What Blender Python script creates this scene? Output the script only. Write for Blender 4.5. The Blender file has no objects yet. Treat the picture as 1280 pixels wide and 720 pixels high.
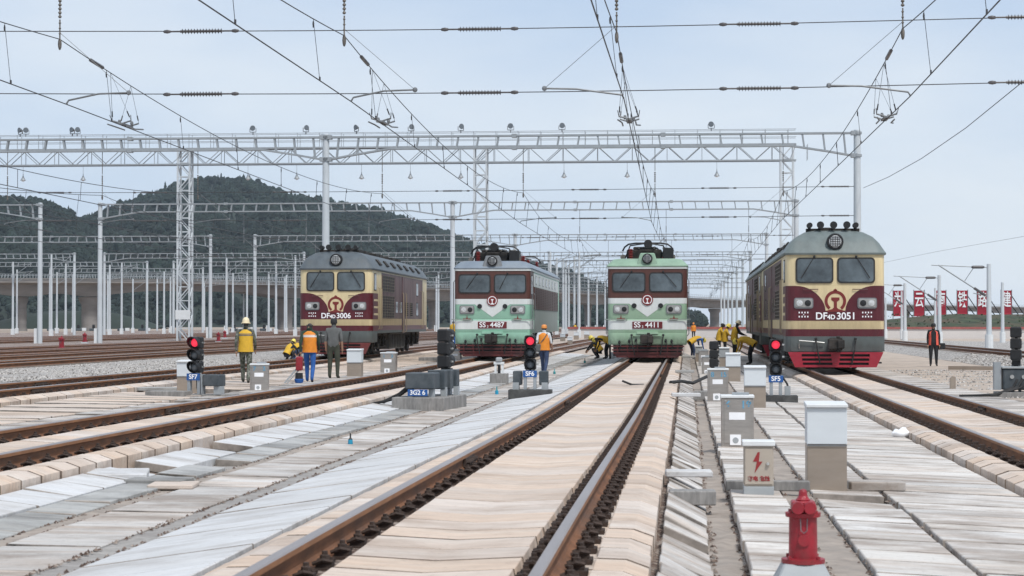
import bpy, bmesh, math, random
from mathutils import Vector, Matrix
R = math.radians
SC = bpy.context.scene
COL = SC.collection
random.seed(7)

# ---------------------------------------------------------------- camera
CAM_Z = 1.41
cam = bpy.data.cameras.new('camera'); cam_ob = bpy.data.objects.new('camera', cam); COL.objects.link(cam_ob)
cam.lens = 70.0; cam.sensor_width = 36.0; cam.clip_start = 0.1; cam.clip_end = 20000
cam_ob.location = (0, 0, CAM_Z)
cam_ob.rotation_euler = (R(90 + 1.013), 0, R(5.006))
cam.dof.use_dof = True; cam.dof.focus_distance = 68; cam.dof.aperture_fstop = 7.1
SC.camera = cam_ob

# ---------------------------------------------------------------- sky, sun, exposure
SUN_EL, SUN_AZ = 56, 148          # degrees; azimuth clockwise from +Y: behind the camera, to its right
w = bpy.data.worlds.new('World'); SC.world = w; w.use_nodes = True
nt = w.node_tree; nt.nodes.clear()
N = nt.nodes.new; LK = nt.links.new
out = N('ShaderNodeOutputWorld'); bg = N('ShaderNodeBackground'); bg.inputs[1].default_value = 0.066
sky = N('ShaderNodeTexSky'); sky.sky_type = 'NISHITA'; sky.sun_disc = False
sky.sun_elevation = R(SUN_EL); sky.sun_rotation = R(SUN_AZ)
sky.air_density = 1.0; sky.dust_density = 1.5
tc = N('ShaderNodeTexCoord'); mp = N('ShaderNodeMapping'); mp.inputs['Scale'].default_value = (1, 1, 3.2); mp.inputs['Location'].default_value = (3.1, 1.7, .6)
nz = N('ShaderNodeTexNoise'); nz.inputs['Scale'].default_value = 2.4; nz.inputs['Detail'].default_value = 5; nz.inputs['Roughness'].default_value = .55
LK(tc.outputs['Generated'], mp.inputs['Vector']); LK(mp.outputs['Vector'], nz.inputs['Vector'])
cr = N('ShaderNodeValToRGB')
cr.color_ramp.elements[0].position = .3; cr.color_ramp.elements[0].color = (3.95, 4.95, 6.45, 1)
cr.color_ramp.elements[1].position = .72; cr.color_ramp.elements[1].color = (6.35, 6.75, 7.2, 1)
LK(nz.outputs[0], cr.inputs[0])
mx = N('ShaderNodeMixRGB'); mx.inputs[0].default_value = .88
LK(sky.outputs[0], mx.inputs[1]); LK(cr.outputs[0], mx.inputs[2]); LK(mx.outputs[0], bg.inputs[0]); LK(bg.outputs[0], out.inputs[0])
sl = bpy.data.lights.new('sun', 'SUN'); sl.energy = 1.5; sl.angle = R(10); sl.color = (1, .965, .91)
so = bpy.data.objects.new('sun', sl); COL.objects.link(so)
sd = Vector((math.sin(R(SUN_AZ)) * math.cos(R(SUN_EL)), math.cos(R(SUN_AZ)) * math.cos(R(SUN_EL)), math.sin(R(SUN_EL))))
so.rotation_euler = (-sd).to_track_quat('-Z', 'Y').to_euler(); so.location = (20, -30, 60)
SC.view_settings.view_transform = 'Standard'; SC.view_settings.look = 'None'
SC.view_settings.exposure = 1.02; SC.view_settings.gamma = 1.0; SC.view_settings.use_curve_mapping = False
try:
    SC.cycles.max_bounces = 8; SC.cycles.diffuse_bounces = 3; SC.cycles.transparent_max_bounces = 8
    SC.cycles.volume_bounces = 1
except Exception:
    pass

# ---------------------------------------------------------------- where things stand
FPX = 70.0 / 36.0 * 1280
CM = cam_ob.rotation_euler.to_matrix()
def ray(px, py):
    return CM @ Vector(((px - 640) / FPX, (360 - py) / FPX, -1))
def at_y(px, py, Y):                       # the point of the plane Y = const seen at a spot of the photograph
    d = ray(px, py); t = Y / d.y
    return Vector((d.x * t, Y, CAM_Z + d.z * t))
def ss(a, b, x):
    t = min(1, max(0, (x - a) / (b - a))); return t * t * (3 - 2 * t)
def lerp_table(T, x):
    if x <= T[0][0]: return T[0][1]
    for (a, va), (b, vb) in zip(T, T[1:]):
        if x <= b: return va + (vb - va) * (x - a) / (b - a) if b > a else vb
    return T[-1][1]
def t1(Y): return -14.0 - .0169 * (min(Y, 110) - 35)
def t2(Y): return -7.45 - .0074 * (min(Y, 110) - 20)
def t3(Y): return -1.53
def t4(Y): return 4.72
def G(X, Y):                               # level of the rail tops: the yard falls gently away from the camera
    return lerp_table([(-24, 0), (t1(Y), .12 * (1 - ss(30, 80, Y))), (t2(Y), .14 * (1 - ss(15, 60, Y))),
                       (-1.53, .12 * (1 - ss(10, 35, Y))), (4.72, -.09), (9, -.09)], X)
def OFF(X, Y):
    a, b = t1(Y), t2(Y)
    return lerp_table([(a - 2.4, -.22), (a - 1.3, -.13), (a + 1.3, -.14), (a + 1.35, -.26), (b - 1.35, -.26), (b - 1.3, -.14), (b + 1.28, -.14),
        (b + 1.3, -.3), (-5.15, -.34), (-4.2, -.34), (-4.0, -.34), (-2.85, -.17), (-.24, -.15), (-.2, -.17), (.17, -.32), (.4, -.33),
        (.41, -.25), (3.36, -.28), (3.4, -.13), (6.02, -.13), (6.1, -.24), (60, -.24)], X)
def surf(X, Y): return G(X, Y) + OFF(X, Y)
def onground(px, py):
    z = -.2; d = ray(px, py)
    for _ in range(8):
        t = (z - CAM_Z) / d.z; x, y = d.x * t, d.y * t; z = surf(x, y)
    return Vector((x, y, z))
def pxm(p):                                # picture pixels per metre at a place
    return FPX / ((p - Vector((0, 0, CAM_Z))).dot(CM @ Vector((0, 0, -1))))

# ---------------------------------------------------------------- materials
MATS = {}
def mat(name, col, rough=.6, metal=0.0, vary=.12, scale=6.0, bump=0.0, tint=0.0, stretch=(1, 1, 1), dirt=None, dirt_amt=.0, dscale=1.5, spec=.5, world=True, detail=5, grime=None):
    """procedural surface: base colour broken up by noise, optional dirt patches, optional per-object tint"""
    if name in MATS: return MATS[name]
    m = bpy.data.materials.new(name); m.use_nodes = True; t = m.node_tree; n = t.nodes; l = t.links
    b = n['Principled BSDF']; b.inputs['Roughness'].default_value = rough; b.inputs['Metallic'].default_value = metal
    b.inputs['Specular IOR Level'].default_value = spec
    if world: g = n.new('ShaderNodeNewGeometry'); src = g.outputs['Position']
    else: g = n.new('ShaderNodeTexCoord'); src = g.outputs['Object']
    mpn = n.new('ShaderNodeMapping'); mpn.inputs['Scale'].default_value = stretch; l.new(src, mpn.inputs[0])
    z = n.new('ShaderNodeTexNoise'); z.inputs['Scale'].default_value = scale; z.inputs['Detail'].default_value = detail; z.inputs['Roughness'].default_value = .62
    l.new(mpn.outputs[0], z.inputs['Vector'])
    rp = n.new('ShaderNodeValToRGB')
    lo = [max(0, c * (1 - vary * 1.6)) for c in col]; hi = [min(1, c * (1 + vary)) for c in col]
    rp.color_ramp.elements[0].position = .28; rp.color_ramp.elements[0].color = (*lo, 1)
    rp.color_ramp.elements[1].position = .72; rp.color_ramp.elements[1].color = (*hi, 1)
    l.new(z.outputs[0], rp.inputs[0]); cur = rp.outputs[0]
    if dirt:
        z2 = n.new('ShaderNodeTexNoise'); z2.inputs['Scale'].default_value = dscale; z2.inputs['Detail'].default_value = 8; z2.inputs['Roughness'].default_value = .7
        l.new(mpn.outputs[0], z2.inputs['Vector'])
        r2 = n.new('ShaderNodeValToRGB'); r2.color_ramp.elements[0].position = .46; r2.color_ramp.elements[0].color = (0, 0, 0, 1)
        r2.color_ramp.elements[1].position = .7; r2.color_ramp.elements[1].color = (dirt_amt,) * 3 + (1,)
        l.new(z2.outputs[0], r2.inputs[0])
        mm = n.new('ShaderNodeMixRGB'); l.new(r2.outputs[0], mm.inputs[0]); l.new(cur, mm.inputs[1]); mm.inputs[2].default_value = (*dirt, 1); cur = mm.outputs[0]
    if tint:
        oi = n.new('ShaderNodeObjectInfo'); hs = n.new('ShaderNodeHueSaturation')
        mr = n.new('ShaderNodeMapRange'); mr.inputs['To Min'].default_value = 1 - tint; mr.inputs['To Max'].default_value = 1 + tint * .8
        l.new(oi.outputs['Random'], mr.inputs['Value']); l.new(mr.outputs[0], hs.inputs['Value'])
        ml = n.new('ShaderNodeMath'); ml.operation = 'MULTIPLY'; ml.inputs[1].default_value = 7.31; l.new(oi.outputs['Random'], ml.inputs[0])
        fr = n.new('ShaderNodeMath'); fr.operation = 'FRACT'; l.new(ml.outputs[0], fr.inputs[0])
        m2 = n.new('ShaderNodeMapRange'); m2.inputs['To Min'].default_value = .62; m2.inputs['To Max'].default_value = 1.15; l.new(fr.outputs[0], m2.inputs['Value'])
        l.new(m2.outputs[0], hs.inputs['Saturation']); l.new(cur, hs.inputs['Color']); cur = hs.outputs[0]
    if grime:                                # road dirt thrown up over the lowest part of a vehicle: object height between grime[0] and grime[1]
        tcn = n.new('ShaderNodeTexCoord'); sx = n.new('ShaderNodeSeparateXYZ'); l.new(tcn.outputs['Object'], sx.inputs[0])
        mr2 = n.new('ShaderNodeMapRange'); mr2.inputs['From Min'].default_value = grime[0]; mr2.inputs['From Max'].default_value = grime[1]; mr2.inputs['To Min'].default_value = 1; mr2.inputs['To Max'].default_value = 0
        l.new(sx.outputs[2], mr2.inputs['Value'])
        z3 = n.new('ShaderNodeTexNoise'); z3.inputs['Scale'].default_value = 3.5; z3.inputs['Detail'].default_value = 8; z3.inputs['Roughness'].default_value = .75; l.new(tcn.outputs['Object'], z3.inputs['Vector'])
        r3 = n.new('ShaderNodeMapRange'); r3.inputs['From Min'].default_value = .3; r3.inputs['From Max'].default_value = .68; l.new(z3.outputs[0], r3.inputs['Value'])
        mu = n.new('ShaderNodeMath'); mu.operation = 'MULTIPLY'; l.new(mr2.outputs[0], mu.inputs[0]); l.new(r3.outputs[0], mu.inputs[1])
        m3 = n.new('ShaderNodeMixRGB'); l.new(mu.outputs[0], m3.inputs[0]); l.new(cur, m3.inputs[1]); m3.inputs[2].default_value = (*(grime[2] if len(grime) > 2 else (.045, .038, .032)), 1); cur = m3.outputs[0]
    l.new(cur, b.inputs['Base Color'])
    if bump:
        bp = n.new('ShaderNodeBump'); bp.inputs['Strength'].default_value = bump; bp.inputs['Distance'].default_value = .02
        l.new(z.outputs[0], bp.inputs['Height']); l.new(bp.outputs[0], b.inputs['Normal'])
    MATS[name] = m; return m
def glow(name, col, strength):
    m = mat(name, col, .4, vary=.02); b = m.node_tree.nodes['Principled BSDF']
    b.inputs['Emission Color'].default_value = (*col, 1); b.inputs['Emission Strength'].default_value = strength; return m
def stone_mat(name, cols, scale, bump=1.0, stain=None):
    """loose stones: one shade per voronoi cell, dark between the cells"""
    m = bpy.data.materials.new(name); m.use_nodes = True; t = m.node_tree; n = t.nodes; l = t.links
    b = n['Principled BSDF']; b.inputs['Roughness'].default_value = .9
    g = n.new('ShaderNodeNewGeometry'); v = n.new('ShaderNodeTexVoronoi'); v.inputs['Scale'].default_value = scale
    l.new(g.outputs['Position'], v.inputs['Vector'])
    sp = n.new('ShaderNodeSeparateColor'); l.new(v.outputs['Color'], sp.inputs[0])
    rp = n.new('ShaderNodeValToRGB'); rp.color_ramp.interpolation = 'LINEAR'
    while len(rp.color_ramp.elements) < len(cols): rp.color_ramp.elements.new(.5)
    for i, c in enumerate(cols): rp.color_ramp.elements[i].position = i / (len(cols) - 1); rp.color_ramp.elements[i].color = (*c, 1)
    l.new(sp.outputs[0], rp.inputs[0]); cur = rp.outputs[0]
    if stain:
        z2 = n.new('ShaderNodeTexNoise'); z2.inputs['Scale'].default_value = .35; z2.inputs['Detail'].default_value = 6; l.new(g.outputs['Position'], z2.inputs['Vector'])
        r2 = n.new('ShaderNodeValToRGB'); r2.color_ramp.elements[0].position = .42; r2.color_ramp.elements[0].color = (0, 0, 0, 1); r2.color_ramp.elements[1].position = .65; r2.color_ramp.elements[1].color = (.75, .75, .75, 1)
        l.new(z2.outputs[0], r2.inputs[0]); mm = n.new('ShaderNodeMixRGB'); l.new(r2.outputs[0], mm.inputs[0]); l.new(cur, mm.inputs[1]); mm.inputs[2].default_value = (*stain, 1); cur = mm.outputs[0]
    l.new(cur, b.inputs['Base Color'])
    iv = n.new('ShaderNodeMath'); iv.operation = 'SUBTRACT'; iv.inputs[0].default_value = 1; l.new(v.outputs['Distance'], iv.inputs[1])
    bp = n.new('ShaderNodeBump'); bp.inputs['Strength'].default_value = bump; bp.inputs['Distance'].default_value = .05
    l.new(iv.outputs[0], bp.inputs['Height']); l.new(bp.outputs[0], b.inputs['Normal'])
    MATS[name] = m; return m
def slab_mat(name, col, streak, dark, tint, warm=None, amt=.7, st0=.50):
    """weathered precast concrete: streaks along X, stains, a shade of its own for each slab"""
    m = mat(name, col, .85, vary=.13, scale=14, bump=.3, tint=tint, stretch=(.2, 1.6, 1), dirt=streak, dirt_amt=amt, dscale=2.2)
    t = m.node_tree; n = t.nodes; l = t.links; b = n['Principled BSDF']
    old = b.inputs['Base Color'].links[0].from_socket
    g = n.new('ShaderNodeNewGeometry'); z = n.new('ShaderNodeTexNoise'); z.inputs['Scale'].default_value = 1.1; z.inputs['Detail'].default_value = 9; z.inputs['Roughness'].default_value = .72
    mpn = n.new('ShaderNodeMapping'); mpn.inputs['Scale'].default_value = (.55, 1, 1); mpn.inputs['Location'].default_value = (13, 7, 3)
    l.new(g.outputs['Position'], mpn.inputs[0]); l.new(mpn.outputs[0], z.inputs['Vector'])
    r2 = n.new('ShaderNodeValToRGB'); r2.color_ramp.elements[0].position = st0; r2.color_ramp.elements[0].color = (0, 0, 0, 1)
    r2.color_ramp.elements[1].position = st0 + .16; r2.color_ramp.elements[1].color = (.8, .8, .8, 1); l.new(z.outputs[0], r2.inputs[0])
    mm = n.new('ShaderNodeMixRGB'); l.new(r2.outputs[0], mm.inputs[0]); l.new(old, mm.inputs[1]); mm.inputs[2].default_value = (*dark, 1)
    z4 = n.new('ShaderNodeTexNoise'); z4.inputs['Scale'].default_value = 22; z4.inputs['Detail'].default_value = 4; z4.inputs['Roughness'].default_value = .8; l.new(g.outputs['Position'], z4.inputs['Vector'])
    r4 = n.new('ShaderNodeValToRGB'); r4.color_ramp.elements[0].position = .585; r4.color_ramp.elements[0].color = (0, 0, 0, 1); r4.color_ramp.elements[1].position = .70; r4.color_ramp.elements[1].color = (.6, .6, .6, 1); l.new(z4.outputs[0], r4.inputs[0])
    m4 = n.new('ShaderNodeMixRGB'); l.new(r4.outputs[0], m4.inputs[0]); l.new(mm.outputs[0], m4.inputs[1]); m4.inputs[2].default_value = (*[c * .7 for c in dark], 1)
    l.new(m4.outputs[0], b.inputs['Base Color']); return m

slab_mat('plank', (.57, .455, .37), (.61, .545, .48), (.34, .26, .205), .10)
slab_mat('slab_white', (.58, .585, .595), (.47, .45, .43), (.36, .34, .325), .07, amt=.55)
slab_mat('slab_warm', (.60, .575, .545), (.45, .35, .275), (.25, .20, .165), .14, amt=.85, st0=.455)
slab_mat('slab_pale', (.55, .525, .50), (.44, .33, .25), (.22, .18, .15), .16, amt=.9, st0=.45)
slab_mat('slab_grey', (.37, .37, .36), (.44, .42, .39), (.14, .135, .13), .18, st0=.46)
mat('joint_dirt', (.19, .145, .115), .95, vary=.3, scale=12)
mat('joint_pale', (.30, .265, .235), .95, vary=.5, scale=2.5)
mat('concrete_block', (.26, .25, .24), .9, vary=.2, scale=7, bump=.4, dirt=(.10, .10, .10), dirt_amt=.7, stretch=(3, 3, .6))
mat('soil', (.36, .29, .23), .95, vary=.25, scale=3, bump=.4, dirt=(.24, .19, .16), dirt_amt=.8)
mat('gutter', (.33, .28, .24), .95, vary=.2, scale=5, bump=.4, dirt=(.22, .2, .18), dirt_amt=.8)
mat('gutter_grey', (.33, .31, .29), .95, vary=.2, scale=8, bump=.4, dirt=(.22, .2, .19), dirt_amt=.8)
mat('dust', (.45, .37, .305), .95, vary=.2, scale=1.6, bump=.4, dirt=(.30, .255, .22), dirt_amt=.85, dscale=.45)
mat('dark_plinth', (.055, .055, .055), .85, vary=.3, scale=7, dirt=(.16, .16, .15), dirt_amt=.5)
stone_mat('ballast', [(.10, .09, .08), (.30, .28, .26), (.46, .43, .41), (.55, .53, .50)], 14, 1.0)
stone_mat('ballast_rust', [(.07, .045, .035), (.14, .09, .07), (.22, .17, .14), (.36, .31, .27)], 20, 1.0)
stone_mat('ballast_yard', [(.10, .07, .06), (.22, .16, .13), (.34, .28, .25), (.5, .46, .43)], 14, 1.0, stain=(.16, .10, .08))
mat('rail_side_lit', (.29, .13, .055), .7, vary=.25, scale=9, stretch=(1, .25, 1))  # rust on the head side, its lit look mixed into the colour
mat('rail_rust_shaded', (.19, .08, .033), .75, vary=.3, scale=9, bump=.2, stretch=(1, .25, 1), dirt=(.09, .055, .04), dirt_amt=.8)  # rust on web and foot, shade below the head painted in
mat('rail_head', (.36, .31, .29), .36, .6, vary=.15, scale=4, stretch=(1, .1, 1))
mat('clip', (.05, .032, .025), .85, vary=.35, scale=30, bump=.4)
mat('galv', (.31, .335, .355), .5, .15, vary=.08, scale=3)
mat('galv_pole', (.54, .58, .61), .55, .1, vary=.07, scale=2.5, stretch=(1, 1, .3), dirt=(.5, .5, .5), dirt_amt=.4)
mat('dark_steel', (.20, .21, .22), .55, .4, vary=.15)
mat('wire', (.06, .06, .065), .6, .3, vary=.1)
mat('fitting', (.16, .145, .13), .7, .2, vary=.3, scale=12)
mat('insulator', (.085, .08, .082), .4, vary=.15)
mat('white_paint', (.66, .68, .69), .5, vary=.05)
mat('stainless', (.44, .41, .38), .32, .8, vary=.10, scale=4, stretch=(1, 1, 5), dirt=(.36, .31, .27), dirt_amt=.5)
mat('beige_steel', (.42, .365, .305), .5, .1, vary=.07, scale=2, stretch=(1, 1, 2))
mat('cab_brown', (.33, .275, .225), .4, .35, vary=.08, scale=2, stretch=(1, 1, 3), dirt=(.36, .31, .27), dirt_amt=.5)
mat('grey_box', (.33, .355, .37), .55, vary=.08, dirt=(.3, .3, .3), dirt_amt=.4)
mat('slate_box', (.05, .064, .075), .5, vary=.12, dirt=(.2, .2, .2), dirt_amt=.3)
mat('black', (.010, .0105, .012), .55, vary=.25)
mat('rubber', (.025, .025, .026), .8, vary=.25)
mat('sign_blue', (.015, .09, .30), .45, vary=.05)
mat('sign_white', (.85, .86, .88), .5, vary=.03)
mat('mark_blue', (.12, .32, .48), .55, vary=.2, scale=20)
mat('red_paint', (.30, .014, .026), .45, vary=.2, scale=9, dirt=(.15, .03, .028), dirt_amt=.75, dscale=6, bump=.3)
mat('red_mark', (.26, .02, .022), .6, vary=.08)
mat('lens_grey', (.13, .15, .17), .12, vary=.1)
glow('lamp_red', (.85, .04, .08), .45)
mat('yard_sleeper', (.20, .165, .14), .9, vary=.3, scale=2)
mat('rail_red', (.30, .05, .05), .9, vary=.2)

# ---------------------------------------------------------------- mesh building
class MB:
    def __init__(s): s.v = []; s.f = []; s.m = []; s.cur = 0
    def add(s, vs, fs):
        o = len(s.v); s.v += [tuple(v) for v in vs]; s.f += [tuple(i + o for i in f) for f in fs]; s.m += [s.cur] * len(fs); return s
    def box(s, x0, x1, y0, y1, z0, z1):
        return s.add([(x0, y0, z0), (x1, y0, z0), (x1, y1, z0), (x0, y1, z0), (x0, y0, z1), (x1, y0, z1), (x1, y1, z1), (x0, y1, z1)],
                     [(3, 2, 1, 0), (4, 5, 6, 7), (0, 1, 5, 4), (1, 2, 6, 5), (2, 3, 7, 6), (3, 0, 4, 7)])
    def cbox(s, c, d): return s.box(c[0] - d[0] / 2, c[0] + d[0] / 2, c[1] - d[1] / 2, c[1] + d[1] / 2, c[2] - d[2] / 2, c[2] + d[2] / 2)
    def rings(s, rs, cap=True, close=True):
        n = len(rs[0]); vs = [p for r in rs for p in r]; fs = []
        for k in range(len(rs) - 1):
            for i in range(n if close else n - 1):
                j = (i + 1) % n; fs.append((k * n + i, k * n + j, (k + 1) * n + j, (k + 1) * n + i))
        if cap: fs.append(tuple(range(n - 1, -1, -1))); fs.append(tuple((len(rs) - 1) * n + i for i in range(n)))
        return s.add(vs, fs)
    def tube(s, pts, r, n=6, cap=True):
        pts = [Vector(p) for p in pts]; rs = r if isinstance(r, (list, tuple)) else [r] * len(pts); rings = []
        for i, p in enumerate(pts):
            d = (pts[min(i + 1, len(pts) - 1)] - pts[max(i - 1, 0)])
            d = d.normalized() if d.length > 1e-9 else Vector((0, 0, 1))
            u = d.cross(Vector((0, 0, 1)));
            if u.length < .05: u = d.cross(Vector((0, 1, 0)))
            u.normalize(); v = d.cross(u)
            rings.append([p + (u * math.cos(2 * math.pi * k / n) + v * math.sin(2 * math.pi * k / n)) * rs[i] for k in range(n)])
        return s.rings(rings, cap)
    def bar(s, a, b, wx, wz=None):
        """a straight bar of rectangular section"""
        a, b = Vector(a), Vector(b); d = (b - a).normalized(); wz = wz or wx
        u = d.cross(Vector((0, 1, 0)))
        if u.length < .05: u = d.cross(Vector((0, 0, 1)))
        u.normalize(); v = d.cross(u); q = [(-1, -1), (1, -1), (1, 1), (-1, 1)]
        return s.rings([[p + u * (i * wx / 2) + v * (j * wz / 2) for i, j in q] for p in (a, b)])
    def lathe(s, prof, c=(0, 0, 0), axis='z', n=16, cap=True):
        rs = []
        for r, h in prof:
            ring = []
            for k in range(n):
                a = 2 * math.pi * k / n; x, y = r * math.cos(a), r * math.sin(a)
                ring.append({'z': (c[0] + x, c[1] + y, c[2] + h), 'y': (c[0] + x, c[1] + h, c[2] + y), 'x': (c[0] + h, c[1] + x, c[2] + y)}[axis])
            rs.append(ring)
        return s.rings(rs, cap)
    def prism(s, poly, a, b, plane='xz'):
        """a flat outline given depth: plane xz -> depth along y, xy -> along z, yz -> along x"""
        f = {'xz': lambda p, d: (p[0], d, p[1]), 'xy': lambda p, d: (p[0], p[1], d), 'yz': lambda p, d: (d, p[0], p[1])}[plane]
        return s.rings([[f(p, a) for p in poly], [f(p, b) for p in poly]])
    def arcband(s, cx, cz, r0, r1, a0, a1, y0, y1, n=28):
        pts = [R(a0 + (a1 - a0) * k / n) for k in range(n + 1)]
        for a, b in zip(pts, pts[1:]):
            s.prism([(cx + r1 * math.cos(a), cz + r1 * math.sin(a)), (cx + r1 * math.cos(b), cz + r1 * math.sin(b)),
                     (cx + r0 * math.cos(b), cz + r0 * math.sin(b)), (cx + r0 * math.cos(a), cz + r0 * math.sin(a))], y0, y1)
        return s
    def ball(s, c, r, n=10, m=6):
        r = r if isinstance(r, (tuple, list)) else (r, r, r); rs = []
        for i in range(m + 1):
            t = math.pi * (i + .02) / (m + .04); rs.append([(c[0] + r[0] * math.sin(t) * math.cos(2 * math.pi * k / n), c[1] + r[1] * math.sin(t) * math.sin(2 * math.pi * k / n), c[2] - r[2] * math.cos(t)) for k in range(n)])
        return s.rings(rs)
    def mesh(s, name, mats, bevel=0, seg=1, smooth=False, recalc=True):
        me = bpy.data.meshes.new(name); me.from_pydata(s.v, [], s.f)
        mats = mats if isinstance(mats, (list, tuple)) else [mats]
        for m in mats: me.materials.append(MATS[m] if isinstance(m, str) else m)
        if len(mats) > 1: me.polygons.foreach_set('material_index', s.m)
        if bevel or recalc:
            bm = bmesh.new(); bm.from_mesh(me)
            if recalc: bmesh.ops.recalc_face_normals(bm, faces=bm.faces[:])
            if bevel:
                es = [e for e in bm.edges if len(e.link_faces) == 2 and e.calc_face_angle(0) > .6]
                bmesh.ops.bevel(bm, geom=es, offset=bevel, segments=seg, affect='EDGES', clamp_overlap=True)
            bm.to_mesh(me); bm.free()
        if smooth:
            me.polygons.foreach_set('use_smooth', [True] * len(me.polygons))
            try: me.set_sharp_from_angle(angle=R(40))
            except Exception: pass
        me.update(); return me
    def build(s, name, mats, parent=None, loc=(0, 0, 0), bevel=0, seg=1, smooth=False, recalc=True):
        return put(name, s.mesh(name, mats, bevel, seg, smooth, recalc), parent, loc)
def put(name, me, parent=None, loc=(0, 0, 0), rot=(0, 0, 0)):
    o = bpy.data.objects.new(name, me); COL.objects.link(o); o.parent = parent; o.location = loc; o.rotation_euler = rot; return o
def tag(o, label=None, cat=None, group=None, kind=None):
    if label: o['label'] = label
    if cat: o['category'] = cat
    if group: o['group'] = group
    if kind: o['kind'] = kind
    return o
def thing(name, label, cat, loc=(0, 0, 0), rz=0, group=None):
    o = bpy.data.objects.new(name, None); COL.objects.link(o); o.location = loc; o.rotation_euler = (0, 0, rz); o.empty_display_size = .2
    return tag(o, label, cat, group)
def stuff(o): o['kind'] = 'stuff'; return o
def copy_tree(o, parent=None):
    c = o.copy(); COL.objects.link(c); c.parent = parent
    for ch in list(o.children): copy_tree(ch, c)
    return c
def text(name, s, size, m, parent, loc, rot=(R(90), 0, 0), depth=.004, xs=1.0, bold=0.0, align='CENTER'):
    cu = bpy.data.curves.new(name, 'FONT'); cu.body = s; cu.size = size; cu.extrude = depth; cu.align_x = align; cu.align_y = 'CENTER'; cu.offset = bold
    t = bpy.data.objects.new(name, cu); COL.objects.link(t)
    me = bpy.data.meshes.new_from_object(t); bpy.data.objects.remove(t); bpy.data.curves.remove(cu)
    me.materials.clear(); me.materials.append(MATS[m])
    if xs != 1: me.transform(Matrix.Diagonal((xs, 1, 1, 1)))
    return put(name, me, parent, loc, rot)
def rrect(x0, x1, z0, z1, r, n=3):
    p = []
    for cx, cz, a0 in ((x1 - r, z1 - r, 0), (x0 + r, z1 - r, 90), (x0 + r, z0 + r, 180), (x1 - r, z0 + r, 270)):
        for k in range(n + 1): a = R(a0 + 90 * k / n); p.append((cx + r * math.cos(a), cz + r * math.sin(a)))
    return p

# ================================================================ THE GROUND
def frange(a, b, step):
    o = []; x = a
    while x < b - 1e-6: o.append(x); x += step
    return o + [b]
def fn(v): return v if callable(v) else (lambda Y: v)
def ribbon(name, xa, xb, oa, ob, Y0, Y1, m, nx=1, step=1.5, jit=0, parent=None, kind='structure', rel=G):
    xa, xb = fn(xa), fn(xb); ys = []; y = Y0
    while y < Y1: ys.append(y); y += max(step, y * .04)
    ys.append(Y1); vs = []; fs = []
    for Y in ys:
        for i in range(nx + 1):
            t = i / nx; x = xa(Y) + (xb(Y) - xa(Y)) * t
            vs.append((x, Y, rel(x, Y) + oa + (ob - oa) * t + (random.uniform(-jit, jit) if 0 < i < nx or nx == 1 else 0)))
    n = nx + 1
    for k in range(len(ys) - 1):
        for i in range(nx): fs.append((k * n + i, k * n + i + 1, (k + 1) * n + i + 1, (k + 1) * n + i))
    b = MB(); b.add(vs, fs); o = b.build(name, m, parent, recalc=False, smooth=nx > 1)
    if kind: o['kind'] = kind
    return o
g = MB()
xs = [-3400, -1200, -300, -110, -60, -30, -16, -8, 0, 8, 16, 40, 140, 400, 1200, 3400]
ys = [-60, 0, 30, 60, 100, 160, 240, 400, 800, 1500, 2600, 4200]
g.add([(x, y, -.44) for y in ys for x in xs], [(j * 16 + i, j * 16 + i + 1, (j + 1) * 16 + i + 1, (j + 1) * 16 + i) for j in range(len(ys) - 1) for i in range(15)])
tag(g.build('ground', 'soil', recalc=False), 'bare brown earth under and around the yard', kind='structure')

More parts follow.
